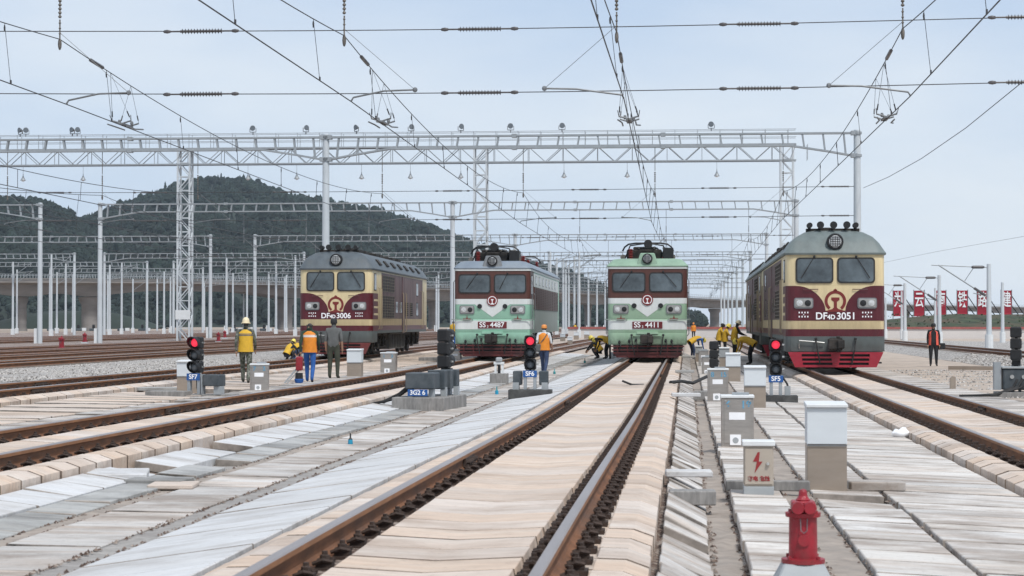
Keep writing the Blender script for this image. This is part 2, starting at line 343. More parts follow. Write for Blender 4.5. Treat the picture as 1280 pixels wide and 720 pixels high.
SLAB_NO = 0
def slabs(name, label, xa, xb, oa, ob, Y0, Y1, Yobj, pitch, m, gap=.05, thick=.09, jz=.008, jx=.012, jy=.1, skip=(), bed='joint_dirt', piece='slab', bedoff=-.1, skew=0, loose=(), jm='joint_pale'):
    """a strip of precast slabs laid crosswise: slabs of their own up to Yobj, joined beyond"""
    xa, xb = fn(xa), fn(xb)
    bedo = ribbon(name, lambda Y: xa(Y) - .02, lambda Y: xb(Y) + .02, oa + bedoff, ob + bedoff, Y0, Y1, bed)
    tag(bedo, label, kind='structure')
    far = MB(); Y = Y0; k = 0
    while Y < Y1 - .1:
        p = pitch * random.uniform(1 - jy, 1 + jy); e = min(Y + p, Y1)
        if not any(a <= Y <= b for a, b in skip):
            dz = random.uniform(-jz, jz); tl = random.uniform(-jz, jz) * .7; a0 = random.uniform(-jx, jx); b0 = random.uniform(-jx, jx)
            wob = random.uniform(-.006, .006)
            if any(a <= Y <= b for a, b in loose): dz += random.uniform(-.02, .012); tl = random.uniform(-.018, .018); wob = random.uniform(-.012, .012)
            q = []
            for yy, sg in ((Y + gap / 2 + wob, 0), (e - gap / 2 - wob, 1)):
                for x, o, sk in ((xa(yy) + a0, oa, 0), (xb(yy) + b0, ob, skew)):
                    q.append((x, yy + sk, G(x, yy) + o + dz + (tl if x > xa(yy) + .1 else -tl)))
            A, B, C, D = q[0], q[1], q[3], q[2]; ch = .007
            lo = [(v[0], v[1], v[2] - thick) for v in (A, B, C, D)]
            mid = [(v[0], v[1], v[2] - ch) for v in (A, B, C, D)]
            cx = sum(v[0] for v in (A, B, C, D)) / 4; cy = sum(v[1] for v in (A, B, C, D)) / 4
            top = [(v[0] + (ch if v[0] < cx else -ch), v[1] + (ch if v[1] < cy else -ch), v[2]) for v in (A, B, C, D)]
            t = MB() if e <= Yobj else far
            t.rings([lo, mid, top]); q_ = len(t.m); t.m[q_ - 10] = t.m[q_ - 8] = t.m[q_ - 6] = 1
            if e <= Yobj and k < 300: t.build(piece, [m, jm], bedo, recalc=False); k += 1
            elif t is not far: far.add(t.v, t.f); far.m[-len(t.m):] = t.m
        Y = e
    if far.v: o = far.build(piece + '_rows', [m, jm], bedo, recalc=False); stuff(o)
    return bedo

# between the second and third tracks, from left to right
E2 = lambda Y: t2(Y) + 1.31
slabs('sloping_slab_path', 'whitish concrete slabs leaning against the raised track edge', lambda Y: E2(Y) + .02, lambda Y: min(-5.62, E2(Y) + .52 + .008 * max(0, Y - 20)), -.24, -.30, 13, 110, 60, 1.0, 'slab_white', skip=[(20.0, 20.9), (24.0, 24.9)], jz=.006)
slabs('grey_slab_path', 'greyish concrete slabs beside a dirt gutter', -5.60, -5.17, -.31, -.325, 11, 110, 60, 1.1, 'slab_grey', jz=.012, gap=.035, jy=.3, skip=[(21, 22.2)])
ribbon('gutter', -5.17, -4.97, -.35, -.35, 10, 110, 'gutter', jit=.008)
slabs('walkway', 'flat walkway of pale concrete slabs left of the middle track', -4.97, -4.24, -.33, -.335, 10.5, 110, 60, 1.15, 'slab_pale', jy=.35, gap=.035)
ribbon('gutter', -4.24, -4.0, -.352, -.345, 9, 110, 'gutter_grey', nx=3, step=.35, jit=.012)
slabs('white_slab_slope', 'smooth bluish white concrete slabs sloping up to the middle track', -4.0, -2.86, -.335, -.17, 9, 110, 62, 1.0, 'slab_white', gap=.025, jz=.004, jx=.005, skew=.12)
# right of the third track
ribbon('track_drain', -.26, -.17, -.26, -.26, 8, 110, 'ballast_rust', nx=2, step=.2, jit=.02)
slabs('tilted_slab_row', 'concrete slabs tilted down to a soil gutter right of the middle track', -.17, .17, -.165, -.315, 8.5, 110, 60, .5, 'slab_pale', gap=.035, skip=[(14.1, 14.9), (22.0, 22.6), (30, 31.2), (36, 37.5)], jz=.01, loose=[(12, 17), (20, 24)])
ribbon('gutter', .16, .42, -.36, -.35, 8, 110, 'gutter', nx=3, step=.4, jit=.015)
slabs('cabinet_walkway', 'pale concrete slab walkway carrying the steel cabinets', .42, .92, -.25, -.25, 9, 110, 62, .75, 'slab_warm', jz=.004, jy=.25)
ribbon('cable_trench_cover', .93, 1.22, -.29, -.29, 9, 110, 'gutter', nx=3, step=.5, jit=.012)
slabs('slab_paving', 'pale slab paving beside the cable trench', 1.24, 1.92, -.25, -.26, 9, 110, 60, .75, 'slab_warm', jy=.35, gap=.04, jz=.004, skip=[(18.5, 19.3)], loose=[(17, 21)])
slabs('slab_paving', 'wide pale slab paving up to the right-hand track edge', 1.98, 3.36, -.26, -.28, 9, 110, 62, .72, 'slab_warm', gap=.04, jz=.004, jy=.35)
ribbon('paving_bed', .2, 3.4, -.36, -.37, 8, 110, 'gutter')
ribbon('paving_bed', lambda Y: E2(Y) - .1, -.1, -.40, -.38, 8, 110, 'gutter_grey', nx=3)
# between the first and second tracks
slabs('slab_paving', 'plank-like slab paving between the two left tracks', lambda Y: t1(Y) + 1.5, lambda Y: t2(Y) - 2.9, -.23, -.24, 26, 110, 70, .6, 'plank', gap=.05, jz=.012, skip=[(44.5, 47), (33.6, 34.4)])
slabs('slab_paving', 'pale slab paving behind the second track from left', lambda Y: t2(Y) - 2.8, lambda Y: t2(Y) - 1.36, -.24, -.23, 20, 110, 70, .62, 'slab_pale', jz=.012, skip=[(38, 39.3)])
ribbon('paving_bed', lambda Y: t1(Y) + 1.2, lambda Y: t2(Y) - 1.2, -.34, -.34, 18, 110, 'gutter_grey', nx=2)
# right of the fourth track: dusty concrete, dirt, a ballast bank
slabs('slab_paving', 'dusty slab paving right of the right-hand track', 6.06, 7.3, -.21, -.22, 18, 110, 60, .62, 'slab_pale', jy=.25)
ribbon('dusty_ground', 5.9, 13.5, -.255, -.255, 16, 170, 'dust', nx=8, step=1.2, jit=.012)
ribbon('far_ground', -17.0, 60, -.30, -.30, 108, 235, 'dust', nx=6, step=6, jit=.02)
ribbon('ballast_bank', 12.2, 13.3, -.25, .04, 30, 165, 'ballast', nx=5, step=.8, jit=.03)
ribbon('ballast_bed', 13.28, 30, .04, .05, 30, 165, 'ballast', nx=10, step=1.5, jit=.03)
# the ballasted yard on the left
ribbon('ballast_shoulder', lambda Y: t1(Y) - 3.6, lambda Y: t1(Y) - 1.33, -.17, -.2, 22, 110, 'ballast', nx=6, step=.5, jit=.03)
ribbon('yard_ballast', lambda Y: -22.9, lambda Y: t1(Y) - 3.5, -.15, -.17, 22, 110, 'ballast', nx=5, step=.6, jit=.03)
ribbon('yard_ballast', -112, -22.8, -.16, -.16, 26, 125, 'ballast', nx=36, step=2, jit=.02)
ribbon('yard_ballast', -112, -19.4, -.165, -.165, 124, 520, 'ballast_yard', nx=36, step=4, jit=.02)
ribbon('yard_ballast', -19.5, -14.5, -.2, -.2, 108, 520, 'ballast_yard', nx=4, step=2, jit=.02)

# loose stones that lie about on the ballast and in the gutters
st = MB()
def pebble(b, x, y, z, r):
    a = random.random() * 6.28; vs = []
    for k in range(5): t = a + k * 1.2566; rr = r * random.uniform(.75, 1.2); vs.append((x + rr * math.cos(t), y + rr * math.sin(t), z))
    top = (x + random.uniform(-.3, .3) * r, y, z + r * random.uniform(.7, 1.1)); b.add(vs + [top], [(k, (k + 1) % 5, 5) for k in range(5)])
for _ in range(9000):
    y = 24 + 60 * random.random() ** 1.4; x = random.uniform(-22.9, t1(y) - 1.4); pebble(st, x, y, G(x, y) - .17, random.uniform(.03, .06))
for _ in range(4500):
    y = random.uniform(34, 95); x = random.uniform(12.2, 14.3); pebble(st, x, y, G(x, y) + lerp_table([(12.2, -.25), (13.3, .03)], x), random.uniform(.03, .07))
for _ in range(2600):
    y = random.uniform(28, 75); c_ = (int(y * 1.7) % 5) * .9 + 7.6; x = random.gauss(c_, .5)
    if 7.4 < x < 12.4: pebble(st, x, y, G(x, y) - .25, random.uniform(.015, .06))
tag(st.build('gravel', 'ballast', recalc=False), 'loose grey ballast stones beside the tracks', 'gravel', kind='stuff')
st = MB()
for (xa, xb, o, n) in ((-4.26, -4.2, -.345, 700), (-4.06, -3.99, -.345, 500), (-5.18, -5.12, -.35, 500), (-5.0, -4.95, -.35, 500), (.15, .22, -.35, 500), (.38, .43, -.35, 500), (.92, .97, -.285, 350), (1.19, 1.25, -.285, 350), (1.91, 1.97, -.3, 300)):
    for _ in range(n):
        y = 9 + 45 * random.random() ** 1.7; x = random.uniform(xa, xb); pebble(st, x, y, G(x, y) + o, random.uniform(.008, .024))
tag(st.build('gravel', 'ballast_rust', recalc=False), 'small dark gravel along the slab joints', 'gravel', kind='stuff')

# ================================================================ TRACKS
RP = [(-.075, -.176), (.075, -.176), (.075, -.164), (.02, -.146), (.010, -.13), (.010, -.055), (.036, -.043), (.0365, -.010), (.028, 0), (-.028, 0), (-.0365, -.010), (-.036, -.043), (-.010, -.055), (-.010, -.13), (-.02, -.146), (-.075, -.164)]
def rail(xc, side, Y0, Y1, parent, z0=None):
    b = MB(); rs = []; y = Y0; ys = []
    while y < Y1: ys.append(y); y += max(1.5, y * .05)
    ys.append(Y1)
    for Y in ys:
        zz = G(xc(Y), Y) if z0 is None else z0; x = xc(Y) + side * .7525
        rs.append([(x + p[0], Y, zz + p[1]) for p in RP])
    n = len(RP); b.rings(rs)
    b.m = [(0 if i >= len(b.f) - 2 else {8: 1, 6: 2, 7: 1, 9: 1, 10: 2}.get(i % n, 0)) for i in range(len(b.f))]
    return b.build('rail', ['rail_rust_shaded', 'rail_head', 'rail_side_lit'], parent)
sp = []                                   # half the cross-section of the wide sleeper: dished middle, rail trough, bevelled end
for x, z in ((1.30, -.38), (1.30, -.185), (1.16, -.135), (.98, -.13), (.965, -.2), (.545, -.2), (.53, -.128), (.0, -.155)): sp.append((x, z))
prof = [(-x, z) for x, z in sp] + [(x, z) for x, z in reversed(sp[:-1])]
sm = MB(); sm.rings([[(x, y, z) for x, z in prof] for y in (-.263, .263)]); sm.m[-2:] = [1, 1]; sleeper_mesh = sm.mesh('sleeper', ['plank', 'joint_dirt'], bevel=.004, recalc=True)
cm = MB()                                 # rail clip: plate, spring, bolt and nut
cm.box(-.07, .07, -.09, .09, -.2, -.165); cm.box(-.045, .05, -.06, .06, -.165, -.13); cm.lathe([(.03, -.165), (.03, -.095), (.018, -.09), (.018, -.07)], n=6)
cm.tube([(-.06, -.075, -.14), (.0, -.085, -.115), (.05, -.05, -.13)], .014, 5); cm.tube([(-.06, .075, -.14), (.0, .085, -.115), (.05, .05, -.13)], .014, 5)
clip_mesh = cm.mesh('rail_clip', 'clip')
def track(label, xc, Y0, Yobj, Yend, clips_to, joints):
    T = thing('railway_track', label, 'track')
    far = MB(); cl = MB(); Y = Y0; n = 0; nc = 0
    while Y < 112:
        x = xc(Y); z = G(x, Y)
        if Y < Yobj and n < 300:
            o = put('sleeper', sleeper_mesh, T, (x + random.uniform(-.006, .006), Y, z + random.uniform(-.0015, .0015)), (random.uniform(-.0015, .0015), random.uniform(-.002, .002), random.uniform(-.004, .004))); n += 1
        else: far.rings([[(x + a, Y + y, z + b) for a, b in prof] for y in (-.27, .27)])
        for s in (-1, 1):
            for t in (-1, 1):
                px = x + s * .7525 + t * .125
                if Y < clips_to and nc < 300: put('rail_clip', clip_mesh, T, (px, Y + random.uniform(-.01, .01), z), (0, 0, 0 if t > 0 else math.pi)); nc += 1
                elif Y < 75: cl.add([(px + v[0] * t, Y + v[1], z + v[2]) for v in CLIPV], CLIPF)
        Y += .6
    if far.v: stuff(far.build('sleeper_rows', 'plank', T, recalc=False))
    if cl.v: stuff(cl.build('rail_clip_rows', 'clip', T, recalc=False))
    for s in (-1, 1):
        rail(xc, s, Y0 - 1, Yend, T)
        ribbon('trough_gravel', lambda Y: xc(Y) + s * .7525 - .21, lambda Y: xc(Y) + s * .7525 + .21, -.185, -.185, Y0 - 1, 112, 'ballast_rust', nx=4, step=.25 if Y0 < 15 else .6, jit=.008, parent=T, kind='stuff')
    for s, Yj in joints:
        x = xc(Yj) + s * .7525; z = G(x, Yj); b = MB()
        for t in (-1, 1):
            b.box(min(x + t * .012, x + t * .045), max(x + t * .012, x + t * .045), Yj - .4, Yj + .4, z - .14, z - .05)
            for k in range(6): b.lathe([(.028, 0), (.028, t * .045)], (x + t * .04, Yj - .34 + k * .136, z - .095), 'x', 6)
        b.build('fishplate', 'clip', T)
    if Yend > 112: ribbon('track_bed', lambda Y: xc(Y) - 1.4, lambda Y: xc(Y) + 1.4, -.2, -.2, 110, Yend, 'ballast_yard', nx=2, step=4, parent=T, kind=None)
    return T
cb = MB(); cb.box(-.06, .06, -.08, .08, -.2, -.12); cb.box(-.03, .03, -.035, .035, -.12, -.08); CLIPV, CLIPF = cb.v, cb.f
track('leftmost paved railway track, leading to the cream and maroon diesel beside the ballast', t1, 22, 86, 480, 24, [(1, 40), (-1, 45)])
track('paved railway track leading to the mint green electric locomotive with grey roof', t2, 13.5, 82, 480, 34, [(1, 33.0), (-1, 21.0), (1, 46), (-1, 31.5), (1, 60)])
track('middle paved railway track running up to the camera below the green-roofed electric locomotive', t3, 8.2, 80, 480, 30, [(-1, 20.6), (-1, 37.5), (1, 58)])
track('rightmost paved railway track, leading to the cream and maroon diesel on the right', t4, 15, 66, 480, 26, [(1, 37.5), (-1, 18.2)])
def yard_track(label, X, Y0, Y1, z0):
    T = thing('railway_track', label, 'track'); xc = lambda Y: X
    for s in (-1, 1): rail(xc, s, Y0, Y1, T, z0)
    b = MB(); Y = Y0
    while Y < min(Y1, 200): b.box(X - 1.25, X + 1.25, Y - .13, Y + .13, z0 - .22, z0 - .15); Y += .6
    stuff(b.build('sleeper_rows', 'yard_sleeper', T, recalc=False))
    for s in (-1, 1): ribbon('rusty_ballast', lambda Y: X + s * .75 - .3, lambda Y: X + s * .75 + .3, -.145 if X < 0 else .06, -.145 if X < 0 else .06, Y0, Y1, 'ballast_yard', nx=3, step=2, jit=.01, parent=T, kind='stuff'); return T
words = ['first', 'second', 'third', 'fourth', 'fifth']
for i, X in enumerate((-24.4, -29.3, -34.2, -39.1)):
    yard_track(f'rusty ballasted yard track, {words[i]} one beyond the wide ballast strip on the left', X, 26, 480, 0.02)
for i, X in enumerate((-53, -58, -63, -68)):
    yard_track(f'far rusty yard track beyond the double row of poles, {words[i]} of four', X, 60, 480, 0.02)
yard_track('rusty track on the ballast bank below the banners', 14.9, 40, 165, .12)

# ================================================================ PORTAL GANTRIES AND OVERHEAD LINES
ZT, ZU, ZL, ZE = 10.85, 10.68, 10.08, 9.58       # pole top, upper chord, lower chord, lower chord at the poles
pole_mesh = None
def pole_part(name, X, Y, parent, zt=ZT, r0=.2, r1=.165, z0=-.3):
    b = MB(); b.lathe([(r0 + .12, 0), (r0 + .12, .06), (r0, .07), (r0 * .95, (zt - z0) * .4), (r1, zt - z0 - .02), (r1 * .6, zt - z0)], (X, Y, z0), 'z', 14)
    return b.build(name, 'galv_pole', parent, smooth=True)
def beam(T, xa, xb, Y, fine):
    b = MB(); y0, y1 = Y - .16, Y + .16
    cap = .25
    b.box(xa + cap, xb - cap, y0, y1, ZU - .045, ZU + .045); b.build('upper_chord', 'galv', T)
    k = min(3.2, (xb - xa) * .14); b = MB()
    pts = [(xa + cap, ZE), (xa + k * .45, ZE + .22), (xa + k, ZL), (xb - k, ZL), (xb - k * .45, ZE + .22), (xb - cap, ZE)]
    for p, q in zip(pts, pts[1:]): b.bar((p[0], Y, p[1]), (q[0], Y, q[1]), .085, .32)
    b.build('lower_chord', 'galv', T)
    n = int((xb - xa - .8) / .98); post = MB()
    for i in range(n + 1):
        x = xa + .6 + (xb - xa - 1.2) * i / n
        zl = lerp_table([(p[0], p[1]) for p in pts], x); lean = .05 if x < (xa + xb) / 2 else -.05
        t = MB() if fine else post
        t.bar((x - lean, Y, zl), (x + lean, Y, ZU), .075, .26)
        if fine: t.build('beam_post', 'galv', T)
    if not fine: stuff(post.build('beam_posts', 'galv', T))
    for x, s in ((xa, 1), (xb, -1)):
        for z in (ZU, ZE): br = MB(); br.box(min(x, x + s * .3), max(x, x + s * .3), Y - .2, Y + .2, z - .1, z + .1); br.lathe([(.23, z - .06), (.23, z + .06)], (x, Y, 0), 'z', 12); br.build('clamp', 'galv', T)
    xm = (xa + xb) / 2 + .3
    for x in (xa + (xb - xa) * .36, xa + (xb - xa) * .64):
        b = MB()
        for z in (ZU, ZL): b.box(x - .12, x + .12, Y - .19, Y + .19, z - .09, z + .09)
        b.build('splice_plate', 'galv', T)
def portal(label, Xs, Y, fine=False, white=True, group='portal gantries across the yard'):
    T = thing('portal_gantry', label, 'gantry', group=group)
    for X in Xs:
        pole_part('pole', X, Y, T)
        if white:
            b = MB(); b.box(X - .42, X - .2, Y - .16, Y + .16, -.3, 1.0); b.build('pole_base_box', 'white_paint', T)
    for a, c in zip(Xs, Xs[1:]): beam(T, min(a, c), max(a, c), Y, fine)
    return T
GY = [44, 98, 152, 208, 260, 296, 331, 365, 400, 440, 480]
nth = ['frontmost', 'second', 'third', 'fourth', 'fifth', 'sixth', 'seventh', 'eighth', 'ninth', 'tenth', 'eleventh']
for i, Y in enumerate(GY):
    if i == 0: portal('portal gantry whose beam passes above the picture', (8.5, -17.9), Y, False)
    else: portal(f'pale grey ladder-beam portal gantry over the locomotive tracks, {nth[i-1]} row from the front', (8.3, -17.9, -45.6), Y, i <= 2)
    if i >= 2: portal(f'pale grey portal gantry at the far left yard, {nth[i-2]} row from the front', (-50.4, -77.4), Y, i == 2)
    if i >= 4: portal(f'small distant portal gantry in the far left corner, {nth[i-4]} row', (-81.5, -108), Y, False, False)

def ins(b, x0, x1, y, z, r=.06, n=14):
    """a long ribbed insulator lying along X"""
    b.lathe([(.02, x0 - .28), (.02, x0)], (0, y, z), 'x', 6); b.lathe([(.02, x1), (.02, x1 + .28)], (0, y, z), 'x', 6)
    prof = []
    for k in range(n):
        h = x0 + (x1 - x0) * k / n; d = (x1 - x0) / n; prof += [(.03, h), (.03, h + d * .6), (r, h + d * .72), (r, h + d * .8), (.03, h + d * .95)]
    b.lathe(prof, (0, y, z), 'x', 8)
    for x in (x0 - .3, x1 + .3): b.ball((x, y, z), (.1, .04, .045), 6, 4)
def wire(b, pts, r): b.tube(pts, r, 5)
TR = [t1, t2, t3, t4]
def cross(Y, label, xa, xb, xt, rw, fine):
    for z, nm in ((8.08, 'upper'), (6.66, 'lower')):
        T = thing('cross_span_wire', f'{nm} horizontal cross-span wire with ribbed insulators {label}', 'wire', group='cross-span wires')
        b = MB(); pts = []
        for k in range(15):
            t = k / 14; x = xa + (xb - xa) * t; pts.append((x, Y, z - .12 * math.sin(math.pi * t)))
        wire(b, pts, rw); b.build('wire', 'wire', T)
        xs = sorted(xt); mids = [(p + q) / 2 for p, q in zip(xs, xs[1:])] + [xs[-1] + 2.7]
        for x in mids:
            t = (x - xa) / (xb - xa); b = MB(); ins(b, x - .48, x + .48, Y, z - .12 * math.sin(math.pi * t)); b.build('insulator', 'insulator', T, smooth=fine)
cross(44, 'at the top of the picture, nearest', -17.7, 8.3, [t(44) for t in TR], .011, True)
for i, Y in enumerate(GY[1:6]):
    cross(Y, f'under the {nth[i]} ladder beam behind', -44.5, 8.3, [t(Y) for t in TR] + [-24.4, -29.3, -34.2, -39.1], .014 + i * .004, False)
def overhead(label, xc, Y0, Y1, near, rw=.013):
    T = thing('overhead_line', label, 'wire', group='overhead lines along the tracks')
    sup = [-10] + GY; c = MB(); mw = MB(); dr = MB(); cp = []; mp_ = []
    def msg(Y):
        for a, b2 in zip(sup, sup[1:]):
            if a <= Y <= b2: t = (Y - a) / (b2 - a); return 7.85 - .8 * 4 * t * (1 - t)
        return 7.85
    def stag(Y):
        k = 0
        for i, (a, b2) in enumerate(zip(sup, sup[1:])):
            if a <= Y <= b2: t = (Y - a) / (b2 - a); s = .16 if i % 2 else -.16; return s + (-2 * s) * t
        return 0
    Y = Y0
    while Y <= Y1: cp.append((xc(Y) + stag(Y), Y, 6.37)); mp_.append((xc(Y), Y, msg(Y))); Y += 2.0
    wire(c, cp, rw); c.build('contact_wire', 'wire', T); wire(mw, mp_, rw * .9); mw.build('messenger_wire', 'wire', T)
    for a, b2 in zip(sup, sup[1:]):
        for k in range(7):
            Y = a + (b2 - a) * (k + .5) / 7
            if Y0 + 1 < Y < Y1 - 1:
                d = MB(); x = xc(Y)
                if near and Y < 160:
                    d.tube([(x, Y, msg(Y)), (x + stag(Y), Y, 6.37)], .006 if Y < 60 else .010, 4)
                    d.lathe([(.012, -.04), (.022, -.1), (.012, -.18)], (x, Y, msg(Y)), 'z', 5); d.box(x + stag(Y) - .015, x + stag(Y) + .015, Y - .02, Y + .02, 6.37, 6.45)
                    d.build('dropper', 'wire', T)
                else: dr.tube([(x, Y, msg(Y)), (x + stag(Y), Y, 6.37)], .012, 3)
    if dr.v: stuff(dr.build('dropper_row', 'wire', T))
    for gy in GY:
        if not Y0 < gy < min(Y1, 330): continue
        x = xc(gy); fine = gy < 100
        h = MB(); h.tube([(x, gy, ZL), (x, gy, 8.9)], .018, 5)
        prof = []
        for k in range(6): z = 8.85 - k * .09; prof += [(.018, z), (.042, z - .03), (.042, z - .045), (.018, z - .07)]
        h.lathe(prof, (x, gy, 0), 'z', 8); h.tube([(x, gy, 8.3), (x, gy, 7.85)], .018, 5)
        for z in (8.22, 8.1, 7.98): h.lathe([(.012, .03), (.032, 0), (.012, -.03)], (x, gy, z), 'z', 6)
        h.ball((x, gy, 7.74), (.045, .045, .14), 7, 6); h.build('suspension', 'fitting' if fine else 'dark_steel', T, smooth=True)
        s = stag(gy) + xc(gy); sg = 1 if x < -4.5 else -1
        a = MB(); ax = x + sg * 1.6; a.tube([(ax, gy, 6.62), (ax - sg * .7, gy, 6.60), (s + sg * .05, gy, 6.46), (s, gy, 6.38)], .022 if fine else .03, 6)
        a.ball((ax, gy, 6.62), .06, 6, 4); a.tube([(ax, gy, 6.62), (x, gy, 8.0)], .006 if fine else .012, 4); a.build('steady_arm', 'dark_steel', T, smooth=True)
    if near:
        Y = 49.2; x = xc(Y) + stag(Y); b = MB(); z = 6.37     # section insulator: two runners, arcing horns, slings
        b.box(x - .07, x + .07, Y - .45, Y + .45, z + .02, z + .06); b.tube([(x - .26, Y - .7, z), (x - .17, Y - .3, z - .03), (x - .17, Y + .5, z - .03)], .02, 5); b.tube([(x + .26, Y + .7, z), (x + .17, Y + .3, z - .03), (x + .17, Y - .5, z - .03)], .02, 5)
        for t in (-1, 1):
            b.tube([(x - .24, Y + t * .35, z + .12), (x, Y + t * .35, z + .05), (x + .24, Y + t * .35, z + .12)], .022, 5)
            b.tube([(x + t * .24, Y - .35, z + .1), (x + t * .27, Y - .5, z + .25)], .01, 4); b.lathe([(.03, 0), (.045, .05), (.03, .1)], (x + t * .1, Y + t * .2, z + .06), 'z', 7)
        b.build('section_insulator', 'dark_steel', T, smooth=True)
        for t in (-1, 1):
            for u in (-1, 1):
                b = MB(); top = (xc(Y + t * 1.6), Y + t * 1.0, msg(Y + t)); bot = (x + u * .24, Y + t * .35, z + .12)
                b.tube([top, bot], .005, 4); m_ = Vector(top).lerp(Vector(bot), .8); b.tube([m_, Vector(top).lerp(Vector(bot), .92)], .017, 5); b.build('sling', 'wire', T)
        b = MB(); Ym = 47; b.tube([(xc(Ym), Ym - .5, msg(Ym - .5)), (xc(Ym), Ym + .5, msg(Ym + .5))], .045, 7); b.build('messenger_insulator', 'insulator', T)
    return T
overhead('overhead contact and messenger wires above the leftmost locomotive track', t1, 6, 422, True)
overhead('overhead contact and messenger wires above the grey-roofed electric locomotive', t2, 6, 422, True)
overhead('overhead contact and messenger wires above the middle track', t3, 6, 422, True)
overhead('overhead contact and messenger wires above the right-hand diesel track', t4, 6, 422, True)
for i, X in enumerate((-24.4, -29.3, -34.2, -39.1)):
    overhead(f'thin overhead line above the {words[i]} ballasted yard track', lambda Y, X=X: X, 40, 330, False, .016)
b = MB(); b.tube([(8.6, 98, 8.0), (8.6, 86, 7.65), (8.6, 74, 7.45), (8.55, 62, 7.4), (8.5, 50, 7.55), (8.5, 40, 7.8), (8.5, 20, 8.6)], .012, 5)
tag(b.build('feeder_wire', 'wire'), 'single sagging wire from the right gantry pole to the upper right edge', 'wire')

# ---------------------------------------------------------------- lighting gantry with lattice towers
ORD = ['first', 'second', 'third', 'fourth', 'fifth', 'sixth', 'seventh', 'eighth', 'ninth', 'tenth', 'eleventh', 'twelfth']
LY = 178; LX = (-73.0, -45.5, -18.4, 8.9); ZB, ZM, ZH = 15.85, 17.25, 18.6
T = thing('lighting_gantry', 'tall lattice-tower lighting gantry with floodlights on its truss', 'gantry')
for X in LX:
    hw = .55; zs = [-.3 + (ZM + .3) * k / 14 for k in range(15)]
    tw = MB()
    for sx in (-1, 1):
        for sy in (-1, 1): tw.bar((X + sx * hw, LY + sy * hw, -.3), (X + sx * hw, LY + sy * hw, ZM), .15)
    tw.build('tower_leg_frame', 'galv_pole', T)
    tw = MB()
    for k, (a, c) in enumerate(zip(zs, zs[1:])):
        s = 1 if k % 2 else -1
        for sy in (-1, 1):
            tw.bar((X - s * hw, LY + sy * hw, a), (X + s * hw, LY + sy * hw, c), .085); tw.bar((X - hw, LY + sy * hw, c), (X + hw, LY + sy * hw, c), .075)
            tw.bar((X + sy * hw, LY - s * hw, a), (X + sy * hw, LY + s * hw, c), .085)
    tw.build('tower_lattice', 'galv_pole', T)
    if X == -45.5:
        pb = MB(); pb.box(X - .68, X + .68, LY - .75, LY - .66, 1.75, 2.6); pb.build('notice_board', 'white_paint', T)
xa, xb = LX[0], LX[-1] + .8
tr = MB()
for y in (LY - .6, LY + .6):
    for z in (ZB, ZM): tr.box(xa, xb, y - .06, y + .06, z - .06, z + .06)
tr.build('truss_chord', 'galv', T)
tr = MB(); x = xa; k = 0
while x < xb - .1:
    x2 = x + 1.55
    for y in (LY - .6, LY + .6):
        tr.bar((x, y, ZB if k % 2 else ZM), (min(x2, xb), y, ZM if k % 2 else ZB), .06)
        if k % 2: tr.bar((x2, y, ZB), (x2, y, ZM), .05)
    x = x2; k += 1
stuff(tr.build('truss_lacing', 'galv', T))
tr = MB(); tr.box(xa, xb, LY - .55, LY + .55, ZM + .07, ZM + .1); tr.build('walkway_deck', 'galv', T)
tr = MB()
for y in (LY - .6, LY + .6):
    for z in (ZM + .65, ZH): tr.bar((xa, y, z), (xb, y, z), .045)
    x = xa
    while x < xb: tr.bar((x, y, ZM), (x, y, ZH), .045); x += 2.0
tr.build('handrail', 'galv', T)
fl = None
for k, px in enumerate((28, 35, 93, 99, 318, 384, 447, 515, 577, 639, 703, 889)):
    p = at_y(px, 158, LY)
    if fl is None:
        fl = thing('floodlight', '', 'floodlight', group='floodlights on the lighting gantry')
        b = MB(); b.lathe([(.08, .18), (.13, .13), (.23, -.08), (.25, -.13)], (0, 0, .35), 'y', 14); b.build('housing', 'dark_steel', fl, smooth=True)
        b = MB(); b.lathe([(.225, -.135), (.215, -.15)], (0, 0, .35), 'y', 14); b.build('lens', 'lens_grey', fl)
        b = MB(); b.bar((-.28, 0, .35), (-.28, 0, 0), .05); b.bar((.28, 0, .35), (.28, 0, 0), .05); b.bar((-.28, 0, 0), (.28, 0, 0), .06); b.bar((0, 0, 0), (0, 0, -.25), .08); b.build('bracket', 'dark_steel', fl)
        o = fl
    else: o = copy_tree(fl)
    o.location = (p.x, LY - .6, ZH + .12); o.rotation_euler = (0, 0, R((-35, 20, -30, 35, 0, 40, -40, 30, 35, 0, 10, -8)[k]))
    o['label'] = f'{ORD[k]} round floodlight from the left on top of the lighting gantry'
lp = None
for k, px in enumerate((29, 104, 310, 371, 452, 513, 576, 705, 784, 896)):
    p = at_y(px, 208, LY)
    if lp is None:
        lp = thing('hanging_lamp', '', 'lamp', group='lamps hanging under the lighting gantry')
        b = MB(); b.tube([(0, 0, .0), (0, 0, -.25)], .03, 5); b.tube([(0, 0, .0), (0, 0, .75)], .015, 5); b.build('stem', 'dark_steel', lp)
        b = MB(); b.lathe([(.07, -.2), (.1, -.32), (.24, -.55), (.25, -.6)], n=12); b.build('lamp_shade', 'galv', lp, smooth=True)
        b = MB(); b.ball((0, 0, -.58), (.16, .16, .12), 8, 5); b.build('bulb', 'sign_white', lp, smooth=True); o = lp
    else: o = copy_tree(lp)
    o.location = (p.x, LY, ZB - .3 - .45); o['label'] = f'{ORD[k]} small lamp from the left hanging under the lighting truss'

